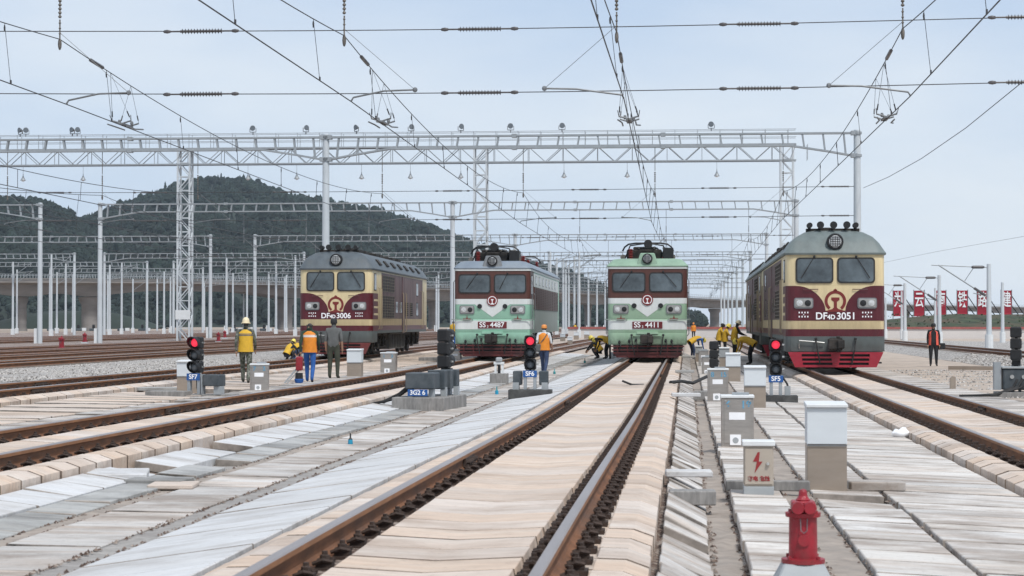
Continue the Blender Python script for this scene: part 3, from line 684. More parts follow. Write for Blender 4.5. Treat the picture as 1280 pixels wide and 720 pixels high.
# ================================================================ FAR BACKGROUND
mat('bridge_concrete', (.235, .22, .21), .9, vary=.18, scale=.5, stretch=(.3, .3, 1.2), dirt=(.28, .25, .23), dirt_amt=.7, dscale=.3)
BK = 1.3
BP = [(-210, 330), (-160, 336), (-121, 345), (-92, 357), (-71, 388), (-50, 440), (-27, 503), (11, 650), (72, 800), (150, 960), (330, 1300)]
BP = [(x * BK, y * BK) for x, y in BP]
def bz(z): return CAM_Z + (z - CAM_Z) * BK
def bpath(s):
    s = max(0, min(len(BP) - 1.001, s)); i = int(s); t = s - i; P = [Vector(BP[max(0, min(len(BP) - 1, i + k))]) for k in (-1, 0, 1, 2)]
    return .5 * ((2 * P[1]) + (P[2] - P[0]) * t + (2 * P[0] - 5 * P[1] + 4 * P[2] - P[3]) * t * t + (-P[0] + 3 * P[1] - 3 * P[2] + P[3]) * t ** 3)
def s_at_px(px):
    best = (1e9, 0)
    for k in range(1000):
        s = k * 10 / 1000; q = bpath(s); d = CM.transposed() @ Vector((q.x, q.y, 0)); x = 640 + FPX * d.x / -d.z
        if abs(x - px) < best[0]: best = (abs(x - px), s)
    return best[1]
T = thing('viaduct', 'long concrete road viaduct with haunched girder curving behind the yard', 'bridge')
piers = [s_at_px(px) for px in (-120, 28, 113, 356, 540, 735, 846, 893, 1010, 1135, 1262)]
NS = 160; ring = []
for k in range(NS + 1):
    s = 10 * k / NS * .999; q = bpath(s); q2 = bpath(s + .02) if s < 9.9 else q + (q - bpath(s - .02)); d = (q2 - q).normalized(); nrm = Vector((-d.y, d.x))
    dn = min(abs(s - p) for p in piers); hd = 1.25 + 1.25 * max(0, 1 - dn / .42) ** 1.6
    def pt(o, z): return (q.x + nrm.x * o * BK, q.y + nrm.y * o * BK, bz(z))
    ring.append([pt(-5.2, 9.0), pt(5.2, 9.0), pt(5.2, 8.55), pt(3.2, 8.2), pt(2.7, 8.55 - hd), pt(-2.7, 8.55 - hd), pt(-3.2, 8.2), pt(-5.2, 8.55)])
b = MB(); b.rings(ring); b.build('girder', 'bridge_concrete', T, smooth=False)
b = MB(); hr = MB()
for k in range(NS):
    for o in (-5.1, 5.1):
        p, q = [Vector(ring[k + e][0 if o < 0 else 1]) for e in (0, 1)]
        b.bar(p + Vector((0, 0, .35)), q + Vector((0, 0, .35)), .16, .7); hr.bar(p + Vector((0, 0, 1.35)), q + Vector((0, 0, 1.35)), .09)
        for u in range(4): r = p.lerp(q, u / 4); hr.bar(r + Vector((0, 0, .6)), r + Vector((0, 0, 1.35)), .1)
b.build('parapet', 'bridge_concrete', T); hr.build('railing', 'galv', T)
for i, s in enumerate(piers):
    q = bpath(s); b = MB(); big = i in (2, 3, 7)
    r = 1.75 if big else .95
    r *= 1.15; b.lathe([(r * 1.15, -.5), (r * 1.15, .3), (r, .35), (r, bz(4.7)), (r * 1.3, bz(5.4)), (r * 1.35, bz(6.1))], (q.x, q.y, 0), 'z', 18); b.build('pier', 'bridge_concrete', T, smooth=True)

mat('forest', (.015, .0265, .021), .95, vary=.75, scale=.02, dirt=(.006, .013, .011), dirt_amt=.9, dscale=.09)
mat('hill_soil', (.018, .028, .020), .95, vary=.4, scale=.02)
def hill(name, label, ridge, Yb, Yr, px0, px1, seed):
    rnd = random.Random(seed); cols = frange(px0, px1, 9); rows = 22; vs = []
    def height(px, t):
        zr = max(.5, (404 - lerp_table(ridge, px)) / FPX * Yr + 1.4)
        w_ = .06 * math.sin(px * .031 + t * 5) + .05 * math.sin(px * .083 - t * 9 + seed) + .03 * math.sin(px * .19 + t * 13)
        return zr * (t ** .85) * (1 + w_ * 4 * t * (1 - t)) if t <= 1 else zr * max(0, 1 - (t - 1) * .9)
    def pos(px, t):
        d = ray(px, 404); Y = Yb + (Yr - Yb) * t; return Vector((d.x / d.y * Y, Y, height(px, t) - .45))
    tt = [1.6 * k / (rows - 1) for k in range(rows)]
    for px in cols:
        for t in tt: vs.append(pos(px, t))
    b = MB(); b.add(vs, [(i * rows + j, (i + 1) * rows + j, (i + 1) * rows + j + 1, i * rows + j + 1) for i in range(len(cols) - 1) for j in range(rows - 1)])
    o = b.build(name, 'hill_soil', smooth=True); tag(o, label, kind='structure')
    f = MB(); area = (px1 - px0)
    for _ in range(int(area * 17)):
        px = rnd.uniform(px0, px1); t = rnd.random() ** .8 * 1.03; p = pos(px, t)
        if p.z < 1 and rnd.random() < .5: continue
        rd = rnd.random() < .42; h = rnd.uniform(3.0, 7.0) * (1 if rnd.random() < .92 else 1.4) * Yr / 1800; r = h * (rnd.uniform(.36, .55) if rd else rnd.uniform(.17, .28)); n = 6; a0 = rnd.random() * 6; rs = []
        for rr, hh in (((.5, 0), (1, .3), (1.05, .5), (.9, .7), (.7, .85), (.4, .95), (.08, 1.0)) if rd else ((.35, 0), (1, .18), (.55, .42), (.8, .46), (.42, .72), (.5, .75), (.05, 1.0))):
            rs.append([(p.x + r * rr * rnd.uniform(.7, 1.25) * math.cos(a0 + k * 6.283 / n), p.y + r * rr * rnd.uniform(.7, 1.25) * math.sin(a0 + k * 6.283 / n), p.z - .5 + h * hh * rnd.uniform(.93, 1.05)) for k in range(n)])
        f.rings(rs, cap=False)
    fo = f.build('forest', 'forest', recalc=False); tag(fo, 'dark conifer forest covering the ' + name.replace('_', ' '), 'forest', kind='stuff')
hill('hill', 'main wooded hill behind the yard, highest left of centre', [(80, 290), (105, 272), (125, 267), (160, 252), (200, 236), (240, 225), (270, 222), (310, 228), (360, 243), (420, 254), (480, 267), (540, 287), (600, 309), (660, 330), (720, 349), (760, 366), (820, 388), (880, 403)], 900, 1800, 78, 880, 3)
hill('hill', 'smaller wooded hill cut by the left edge', [(-160, 225), (-40, 240), (0, 244), (30, 246), (60, 251), (85, 264), (105, 280), (140, 315), (180, 360), (220, 403)], 820, 1450, -160, 220, 5)

mat('grass_bank', (.04, .055, .026), .95, vary=.5, scale=.8, dirt=(.10, .06, .042), dirt_amt=.85, dscale=.25)
mat('red_earth', (.30, .17, .12), .95, vary=.25, scale=.4, dirt=(.16, .11, .09), dirt_amt=.7, dscale=.15)
mat('pale_wall', (.62, .59, .57), .9, vary=.07, scale=.4, dirt=(.5, .46, .44), dirt_amt=.6, dscale=.2)
mat('brick_cap', (.33, .10, .09), .85, vary=.2, scale=1.5)
mat('bush', (.035, .06, .022), .9, vary=.5, scale=1.0)
WY = 236
for k, (a, c, nm) in enumerate(((-14, 29, 'pale low boundary wall with red coping seen between the right locomotives'), (29.2, 140, 'pale low boundary wall with red coping below the red banners'))):
    T = thing('boundary_wall', nm, 'wall')
    n = int((c - a) / 6)
    for i in range(n):
        b = MB(); b.box(a + (c - a) * i / n + .02, a + (c - a) * (i + 1) / n - .02, WY, WY + .4, -.45, .72); b.build('wall_panel', 'pale_wall', T)
    b = MB(); b.box(a - .05, c + .05, WY - .12, WY + .52, .722, .98); b.build('coping', 'brick_cap', T)
b = MB(); pr = [(WY + .6, .5), (WY + 3, .95), (WY + 12, 2.3), (WY + 20, 2.55), (WY + 60, 2.2), (WY + 160, 0)]; rings_ = []
for k in range(60):
    X = -10 + k * 4.0; h = ss(12, 34, X); rings_.append([(X, y + random.uniform(-.3, .3), -.4 + (z + .4) * (.25 + .75 * h) * (1 + random.uniform(-.05, .05))) for y, z in pr])
b.rings(rings_, cap=False, close=False); tag(b.build('embankment', 'grass_bank', smooth=True), 'low green and reddish earth embankment under the banners', kind='structure')
b = MB()
for _ in range(900):
    X = random.uniform(24, 140); y = WY + random.uniform(1.5, 18); z = lerp_table(pr, y) - .1; h = random.uniform(.1, .32)
    for q in range(3): a = random.random() * 6.3; b.add([(X, y, z), (X + h * .6 * math.cos(a), y + h * .6 * math.sin(a), z + h), (X + h * .7 * math.cos(a + .8), y + h * .7 * math.sin(a + .8), z + h * .6)], [(0, 1, 2)])
tag(b.build('weeds', 'bush', recalc=False), 'low weeds on the embankment', 'weeds', kind='stuff')

# red banners with white characters on posts
mat('banner_red', (.37, .015, .036), .7, vary=.12, scale=.6)
BY = 256
words6 = ['first', 'second', 'third', 'fourth', 'fifth', 'sixth', 'seventh', 'eighth', 'ninth', 'tenth', 'eleventh', 'twelfth']
for k, (px, ch) in enumerate(zip((1123, 1149, 1176, 1203, 1228, 1258), '为云南铁路建')):
    p = at_y(px, 379, BY); T = thing('banner', f'{words6[k]} red banner from the left on the embankment, with white character {ch}', 'banner', (p.x, BY, 2.2), group='red banners')
    b = MB(); n = 8; h = 3.25; wd = .62; pts = []
    for j in range(n + 1):
        z = 1.72 - h / 2 + h * j / n; pts.append([(-wd, .03 * math.sin(j * 1.3), z), (wd, .05 * math.sin(j * 1.1 + 1), z), (wd, .05 * math.sin(j * 1.1 + 1) + .03, z), (-wd, .03 * math.sin(j * 1.3) + .03, z)])
    b.rings(pts); b.build('cloth', 'banner_red', T)
    text('lettering', ch, 1.4, 'sign_white', T, (0, -.075, 1.72 + .35), depth=.006, xs=.82, bold=.02).scale = (1, 1.5, 1)
    b = MB(); b.tube([(-wd - .05, .05, -.3), (-wd - .05, .05, 3.45)], .05, 6); b.tube([(wd + .05, .05, -.3), (wd + .05, .05, 3.45)], .05, 6); b.build('post', 'dark_steel', T)
    b = MB(); b.tube([(wd, .1, 2.75), (wd + 2.0, 1.5, .0)], .06, 5); b.tube([(wd, .1, 1.5), (wd + 1.4, 1.5, -.1)], .06, 5); b.build('stay', 'black', T)

# catenary masts with cantilevers on the right
def mast(label, px, pyt, Y, arm, h0=7.6, r=.15):
    p = at_y(px, pyt, Y); T = thing('catenary_mast', label, 'mast', (p.x, Y, 0), group='catenary masts on the right')
    zt = p.z; b = MB(); b.lathe([(r * 1.15, -.4), (r, 1.5), (r * .8, zt)], n=12); b.build('pole', 'galv_pole', T, smooth=True)
    b = MB(); b.lathe([(r * 1.6, -.3), (r * 1.6, .75)], n=10); b.build('pole_base', 'white_paint', T)
    if arm:
        b = MB(); b.tube([(-.1, 0, zt - .2), (-3.3, 0, zt - .05)], .035, 6); b.tube([(-.1, 0, zt - 1.9), (-2.9, 0, zt - .05)], .045, 6); b.tube([(-1.4, 0, zt - 1.0), (-.9, 0, zt - .25)], .025, 5)
        b.tube([(-.1, 0, zt - 1.85), (-.9, 0, zt - 1.7)], .03, 5); b.build('cantilever', 'galv', T)
        b = MB(); b.lathe([(.05, -1.0), (.09, -.9), (.09, -.35), (.05, -.25)], (0, 0, zt - .18), 'x', 8); b.tube([(-.2, 0, zt - 1.84), (-.85, 0, zt - 1.4)], .08, 7); b.build('insulator', 'insulator', T)
    return T
mast('tall catenary mast with cantilever left of the 路 banner', 1236, 330, 118, True)
mast('catenary mast with cantilever right behind the man in black', 1174, 344, 148, True)
mast('catenary mast with cantilever nearest the right diesel', 1131, 354, 178, True)
mast('plain slim mast between the 建 banner and right edge', 1253, 353, 150, False, r=.13)
mast('plain slim mast beside the mast behind the man in black', 1169, 360, 200, False, r=.13)
mast('plain slim mast crossing the left of the 为 banner', 1127, 364, 215, False, r=.12)
mast('short slim mast crossing the embankment near the right diesel', 1107, 372, 225, False, r=.12)
b = MB(); b.tube([(28.5, 60, 7.0), (21.5, 118, 6.8), (18.5, 148, 6.7), (16.5, 178, 6.6), (14.5, 225, 6.4)], .009, 5); tag(b.build('catenary_wire', 'wire'), 'thin catenary wire along the right-hand masts', 'wire')

# earth heaps and shrubs seen under the viaduct
def mound(label, pxc, pyt, Y, wid, m):
    p = at_y(pxc, pyt, Y); b = MB(); rs = []
    for k in range(13):
        t = k / 12; x = p.x + (t - .5) * wid; h = p.z * math.sin(math.pi * min(1, max(0, t))) ** .8
        rs.append([(x, Y + (u - .5) * wid * .4, -.45 + (h + .45) * math.sin(math.pi * u) ** .9 * random.uniform(.9, 1.1)) for u in [j / 8 for j in range(9)]])
    b.rings(rs, cap=False, close=False); tag(b.build('earth_mound', m, smooth=True), label, kind='structure')
mound('dark earth slope under the viaduct', 90, 388, 640, 60, 'hill_soil')

# slim masts standing among the far yard tracks
ALLW = ORD + ['thirteenth', 'fourteenth', 'fifteenth', 'sixteenth', 'seventeenth', 'eighteenth', 'nineteenth', 'twentieth', 'twenty-first', 'twenty-second']
for k, (px, Y, h_) in enumerate(((16, 262, 10), (21, 300, 10), (64, 240, 10.2), (71, 300, 9.6), (82, 270, 10), (91, 330, 10), (137, 250, 9.2), (152, 280, 10.4), (166, 320, 9), (205, 290, 9.4), (213, 330, 9.6), (283, 250, 10), (291, 300, 9.4), (345, 262, 10), (358, 320, 9.6), (369, 240, 10), (688, 236, 10.2), (696, 252, 10), (704, 268, 10.4), (711, 285, 10), (718, 262, 10.6), (724, 236, 10.2))):
    p = at_y(px, 404, Y); T = thing('yard_mast', f'{ALLW[k]} slim pale mast from the left among the far tracks', 'mast', (p.x, Y, -.3), group='slim masts in the far yard')
    b = MB(); b.lathe([(.17, 0), (.15, h_ * .5), (.12, h_)], n=10); b.build('pole', 'galv_pole', T, smooth=True)
    b = MB(); b.box(-.22, .22, -.2, .2, 0, .95); b.build('pole_base', 'white_paint', T)
    b = MB(); b.tube([(.1, 0, h_ - .5), (2.6, 0, h_ - .3)], .04, 5); b.tube([(.1, 0, h_ - 1.9), (2.3, 0, h_ - .35)], .04, 5); b.build('cantilever', 'galv', T)

# ================================================================ LOCOMOTIVES
mat('df_cream', (.64, .53, .315), .45, vary=.06, scale=1.5, dirt=(.45, .36, .22), dirt_amt=.7, dscale=1.2, stretch=(2.2, 2.2, .5), world=False)
mat('df_maroon', (.082, .007, .014), .4, vary=.15, scale=2, dirt=(.09, .02, .025), dirt_amt=.75, stretch=(2.2, 2.2, .5), world=False)
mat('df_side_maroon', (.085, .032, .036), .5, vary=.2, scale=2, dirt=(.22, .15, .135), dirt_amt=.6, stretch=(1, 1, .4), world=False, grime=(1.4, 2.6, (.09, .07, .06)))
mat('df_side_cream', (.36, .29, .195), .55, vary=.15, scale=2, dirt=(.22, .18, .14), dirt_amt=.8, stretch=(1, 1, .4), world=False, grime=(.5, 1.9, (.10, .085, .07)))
mat('df_roof', (.082, .10, .115), .5, vary=.15, scale=2, dirt=(.10, .11, .11), dirt_amt=.6, stretch=(2.2, 2.2, .5), world=False)
mat('df_roof_green', (.135, .165, .162), .5, vary=.12, scale=2, dirt=(.15, .17, .165), dirt_amt=.6, stretch=(2.2, 2.2, .5), world=False)
mat('df_skirt', (.09, .108, .108), .6, vary=.12, scale=2, dirt=(.10, .10, .10), dirt_amt=.5, world=False, grime=(.5, 1.0))
mat('df_red', (.31, .013, .03), .45, vary=.12, scale=3, dirt=(.28, .03, .04), dirt_amt=.5, world=False)
mat('df_red_dull', (.15, .022, .022), .6, vary=.2, scale=3, dirt=(.10, .04, .035), dirt_amt=.7, world=False)
mat('ss_mint', (.30, .54, .41), .42, vary=.06, scale=1.5, dirt=(.24, .42, .33), dirt_amt=.75, stretch=(2.2, 2.2, .5), world=False, grime=(.5, 1.0))
mat('ss_mint2', (.335, .49, .35), .42, vary=.06, scale=1.5, dirt=(.25, .40, .27), dirt_amt=.75, stretch=(2.2, 2.2, .5), world=False, grime=(.5, 1.0))
mat('ss_white', (.62, .65, .645), .45, vary=.05, scale=2, dirt=(.55, .57, .54), dirt_amt=.75, stretch=(2.2, 2.2, .5), world=False)
mat('ss_brown', (.085, .03, .022), .45, vary=.12, scale=2, dirt=(.09, .04, .032), dirt_amt=.75, stretch=(2.2, 2.2, .5), world=False)
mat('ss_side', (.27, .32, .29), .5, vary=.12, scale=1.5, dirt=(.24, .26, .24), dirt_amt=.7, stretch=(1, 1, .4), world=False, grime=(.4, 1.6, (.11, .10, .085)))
mat('ss_roof_green', (.25, .375, .275), .5, vary=.1, scale=2, dirt=(.17, .25, .19), dirt_amt=.7, world=False)
mat('ss_roof', (.19, .23, .28), .5, vary=.1, scale=2, dirt=(.25, .28, .3), dirt_amt=.6, world=False)
mat('cow_red', (.095, .014, .014), .6, vary=.25, scale=4, dirt=(.06, .03, .03), dirt_amt=.8, world=False)
mat('df_slat', (.15, .125, .10), .6, vary=.3, scale=4)
mat('plate_red', (.13, .012, .016), .4, vary=.08)
mat('emblem_red', (.17, .018, .016), .45, vary=.08)
mat('win_glass', (.085, .108, .122), .06, vary=.55, scale=.9, spec=.7, world=False)
mat('side_glass', (.02, .025, .03), .08, vary=.2, spec=.7)
mat('lamp_case', (.34, .34, .33), .4, .3, vary=.15, scale=6)
mat('chrome', (.6, .6, .58), .25, .8, vary=.08)
mat('lamp_glass', (.55, .57, .58), .1, vary=.2, scale=14)
mat('under', (.018, .016, .015), .85, vary=.4, scale=5, dirt=(.08, .065, .055), dirt_amt=.7)
mat('wheel_steel', (.06, .052, .047), .7, .2, vary=.3, scale=6)
mat('tank', (.09, .093, .093), .65, vary=.2, dirt=(.08, .075, .07), dirt_amt=.6)

def plan(h, L, r, off, rear=True):
    """outline of the car body seen from above, both ends rounded"""
    H = h + off; p = []; n = 4
    for cx, cy, a0 in ((H - r, r - off, -90), (H - r, L - r + off, 0), (-H + r, L - r + off, 90), (-H + r, r - off, 180)):
        for k in range(n + 1): a = R(a0 + 90 * k / n); p.append((cx + r * math.cos(a), cy + r * math.sin(a)))
    return p
def shell(T, name, m, h, L, r, levels, parent=None, bevel=0):
    b = MB(); b.rings([[(x, y, z) for x, y in plan(h, L, max(.05, r + o * .6), o)] for o, z in levels]); return b.build(name, m, parent or T, smooth=True)
def wrap(T, name, m, h, L, r, z0, z1, off, ys=None, both=False):
    """a painted band wrapped round the front end as far back as ys"""
    p = plan(h, L, r, off); b = MB(); pts = [q for q in p]
    front = []
    side_r = [q for q in pts[0:5]]; side_l = [q for q in pts[15:20]]
    path = [(h + off, ys)] + side_r[::-1] + side_l[::-1] + [(-h - off, ys)] if ys else None
    inner = [(h, ys)] + [q for q in plan(h, L, r, 0)[0:5]][::-1] + [q for q in plan(h, L, r, 0)[15:20]][::-1] + [(-h, ys)]
    for (a, c), (ia, ic) in zip(zip(path, path[1:]), zip(inner, inner[1:])):
        b.rings([[(a[0], a[1], z0), (c[0], c[1], z0), (ic[0], ic[1], z0), (ia[0], ia[1], z0)], [(a[0], a[1], z1), (c[0], c[1], z1), (ic[0], ic[1], z1), (ia[0], ia[1], z1)]])
    return b.build(name, m, T)
def panel(T, name, m, poly, d=.012, y=0.0, parent=None, bevel=0):
    b = MB(); b.prism(poly, y - d, y + .02); return b.build(name, m, parent or T, bevel=bevel)
def windscreen(T, x0, x1, z0, z1, wip):
    fr = panel(T, 'window_frame', 'rubber', rrect(x0 - .05, x1 + .05, z0 - .05, z1 + .05, .12), .035)
    panel(T, 'window_pane', 'win_glass', rrect(x0, x1, z0, z1, .09), .04, parent=fr)
    b = MB(); (a, c) = wip; b.tube([(a[0], -.06, a[1]), (c[0], -.075, c[1])], .012, 5); b.tube([(c[0] + (c[0] - a[0]) * -.25, -.08, c[1] + (a[1] - c[1]) * .25 + .0), (c[0] + (c[0] - a[0]) * .45, -.08, c[1] - (a[1] - c[1]) * .45)], .016, 5); b.ball((a[0], -.05, a[1]), .04, 6, 4); b.build('wiper', 'rubber', T)
def twin_lamp(T, cx, cz, w_, h_, dark_side):
    panel(T, 'headlight_surround', 'dark_steel', rrect(cx - w_ / 2 - .035, cx + w_ / 2 + .035, cz - h_ / 2 - .035, cz + h_ / 2 + .035, .07), .045)
    f = panel(T, 'headlight', 'lamp_case', rrect(cx - w_ / 2, cx + w_ / 2, cz - h_ / 2, cz + h_ / 2, .05), .06, bevel=.01)
    for s in (-1, 1):
        b = MB(); b.lathe([(.1, -.062), (.1, -.075), (.07, -.082), (.0, -.085)], (cx + s * w_ * .24, 0, cz), 'y', 14)
        b.build('lens', 'black' if s == dark_side else 'lamp_glass', f, smooth=True)
def roof_lamp(T, cz, cy, r):
    b = MB(); b.lathe([(r * 1.25, cy + .5), (r * 1.3, cy - .02), (r * 1.2, cy - .06)], (0, 0, cz), 'y', 22); o = b.build('roof_headlight', 'black', T, smooth=True)
    b = MB(); b.lathe([(r * .95, cy - .065), (r * .9, cy - .08), (0, cy - .09)], (0, 0, cz), 'y', 18); b.build('lens', 'lamp_glass', o, smooth=True)
    b = MB()
    for k in range(-2, 3): b.bar((k * r * .36, cy - .095, cz - r * .8), (k * r * .36, cy - .095, cz + r * .8), .014); b.bar((-r * .8, cy - .095, cz + k * r * .36), (r * .8, cy - .095, cz + k * r * .36), .014)
    b.build('lamp_grille', 'black', o)
def coupler(T, z, y=0):
    b = MB(); b.box(-.2, .2, y - .35, y + .1, z - .2, z + .2); b.box(-.27, .06, y - .6, y - .3, z - .17, z + .17); b.box(.02, .24, y - .66, y - .3, z - .14, z + .14); b.lathe([(.07, z - .26), (.07, z + .26)], (.05, y - .5, 0), 'z', 8)
    b.build('coupler', 'under', T, bevel=.03)
    for s in (-1, 1):
        b = MB(); x = s * .62; b.tube([(x, y - .03, z + .12), (x, y - .14, z + .1), (x - s * .04, y - .2, z - .2), (x - s * .1, y - .16, z - .5), (x - s * .12, y - .12, z - .62)], .025, 6); b.ball((x, y - .06, z + .16), .05, 6, 4); b.build('brake_hose', 'rubber', T, smooth=True)
def running_gear(T, h, L, tankm, ss3=False):
    b = MB(); b.box(-1.2, 1.2, .5, L - .5, .62, .98); b.build('underframe', 'under', T)
    wm = MB(); wm.lathe([(.06, -.08), (.52, -.07), (.55, -.05), (.55, .03), (.525, .05), (.52, .08), (.44, .085), (.4, .06), (.12, .07), (.1, .12), (0, .12)], (0, 0, 0), 'x', 24); wmesh = wm.mesh('wheel', 'wheel_steel', smooth=True)
    for by in (2.1, L - 5.9):
        for k in range(3):
            for s in (-1, 1): put('wheel', wmesh, T, (s * .75, by + k * 1.85, .53), (0, 0, 0 if s > 0 else math.pi))
            a = MB(); a.lathe([(.09, -.75), (.09, .75)], (0, by + k * 1.85, .53), 'x', 8); a.build('axle', 'wheel_steel', T)
        for s in (-1, 1):
            f = MB(); f.box(min(s * 1.02, s * 1.2), max(s * 1.02, s * 1.2), by - .9, by + 4.6, .55, .85); f.build('bogie_frame', 'under', T, bevel=.03)
            for k in range(3):
                yb = by + k * 1.85; q = MB(); q.box(min(s * 1.0, s * 1.3), max(s * 1.0, s * 1.3), yb - .2, yb + .2, .36, .70); q.lathe([(.14, s * 1.3), (.1, s * 1.36)], (0, yb, .53), 'x', 10); q.build('axle_box', 'under', T, bevel=.02)
                for t in (-1, 1):
                    q = MB(); q.tube([(s * 1.24 + .07 * math.cos(a * 1.2), yb + t * .42 + .07 * math.sin(a * 1.2), .42 + a * .02) for a in range(22)], .018, 4); q.build('spring', 'under', T)
            q = MB(); q.tube([(s * 1.28, by - .6, .35), (s * 1.28, by + 4.3, .35)], .03, 5); q.tube([(s * 1.32, by + .9, .95), (s * 1.34, by + .95, .4)], .05, 6); q.tube([(s * 1.32, by + 2.8, .95), (s * 1.34, by + 2.85, .4)], .05, 6); q.box(min(s * 1.22, s * 1.34), max(s * 1.22, s * 1.34), by + 1.2, by + 1.6, .28, .5); q.build('brake_rigging', 'under', T)
    f = MB(); ty0, ty1 = 7.6, L - 7.7
    f.box(-1.3, 1.3, ty0, ty1, .22, .95)
    n = 9
    for s in (-1, 1):
        for k in range(n): y = ty0 + .25 + (ty1 - ty0 - .5) * k / (n - 1); f.box(min(s * 1.3, s * 1.36), max(s * 1.3, s * 1.36), y - .05, y + .05, .28, .9)
    f.build('fuel_tank' if not ss3 else 'equipment_box', tankm, T, bevel=.01)
def grille(T, s, h, y0, y1, z0, z1, n=7, m='black', fm='df_slat', vert=0):
    x = s * (h + .012); a, c = sorted((s * (h - .02), x)); f = MB(); f.box(a, c, y0, y1, z0, z1); o = f.build('louvre', m, T)
    b = MB(); xa, xb = sorted((x, s * (h + .035)))
    for k in range(n + 1): z = z0 + (z1 - z0) * k / n; b.box(xa, xb, y0, y1, z - .014, z + .014)
    for k in range(vert + 1): y = y0 + (y1 - y0) * k / max(1, vert); b.box(xa, xb, y - .014, y + .014, z0, z1)
    b.build('louvre_slats', fm, o)
def sidewin(T, s, h, y0, y1, z0, z1, frame='rubber'):
    a, c = sorted((s * (h - .02), s * (h + .015))); f = MB(); f.box(a, c, y0 - .04, y1 + .04, z0 - .04, z1 + .04); o = f.build('side_window', frame, T)
    a, c = sorted((s * (h - .02), s * (h + .02))); f = MB(); f.box(a, c, y0, y1, z0, z1); f.build('window_pane', 'side_glass', o)
def handrail(T, pts, r=.018, m='df_side_cream'):
    b = MB(); b.tube(pts, r, 5); b.build('handrail', m, T)

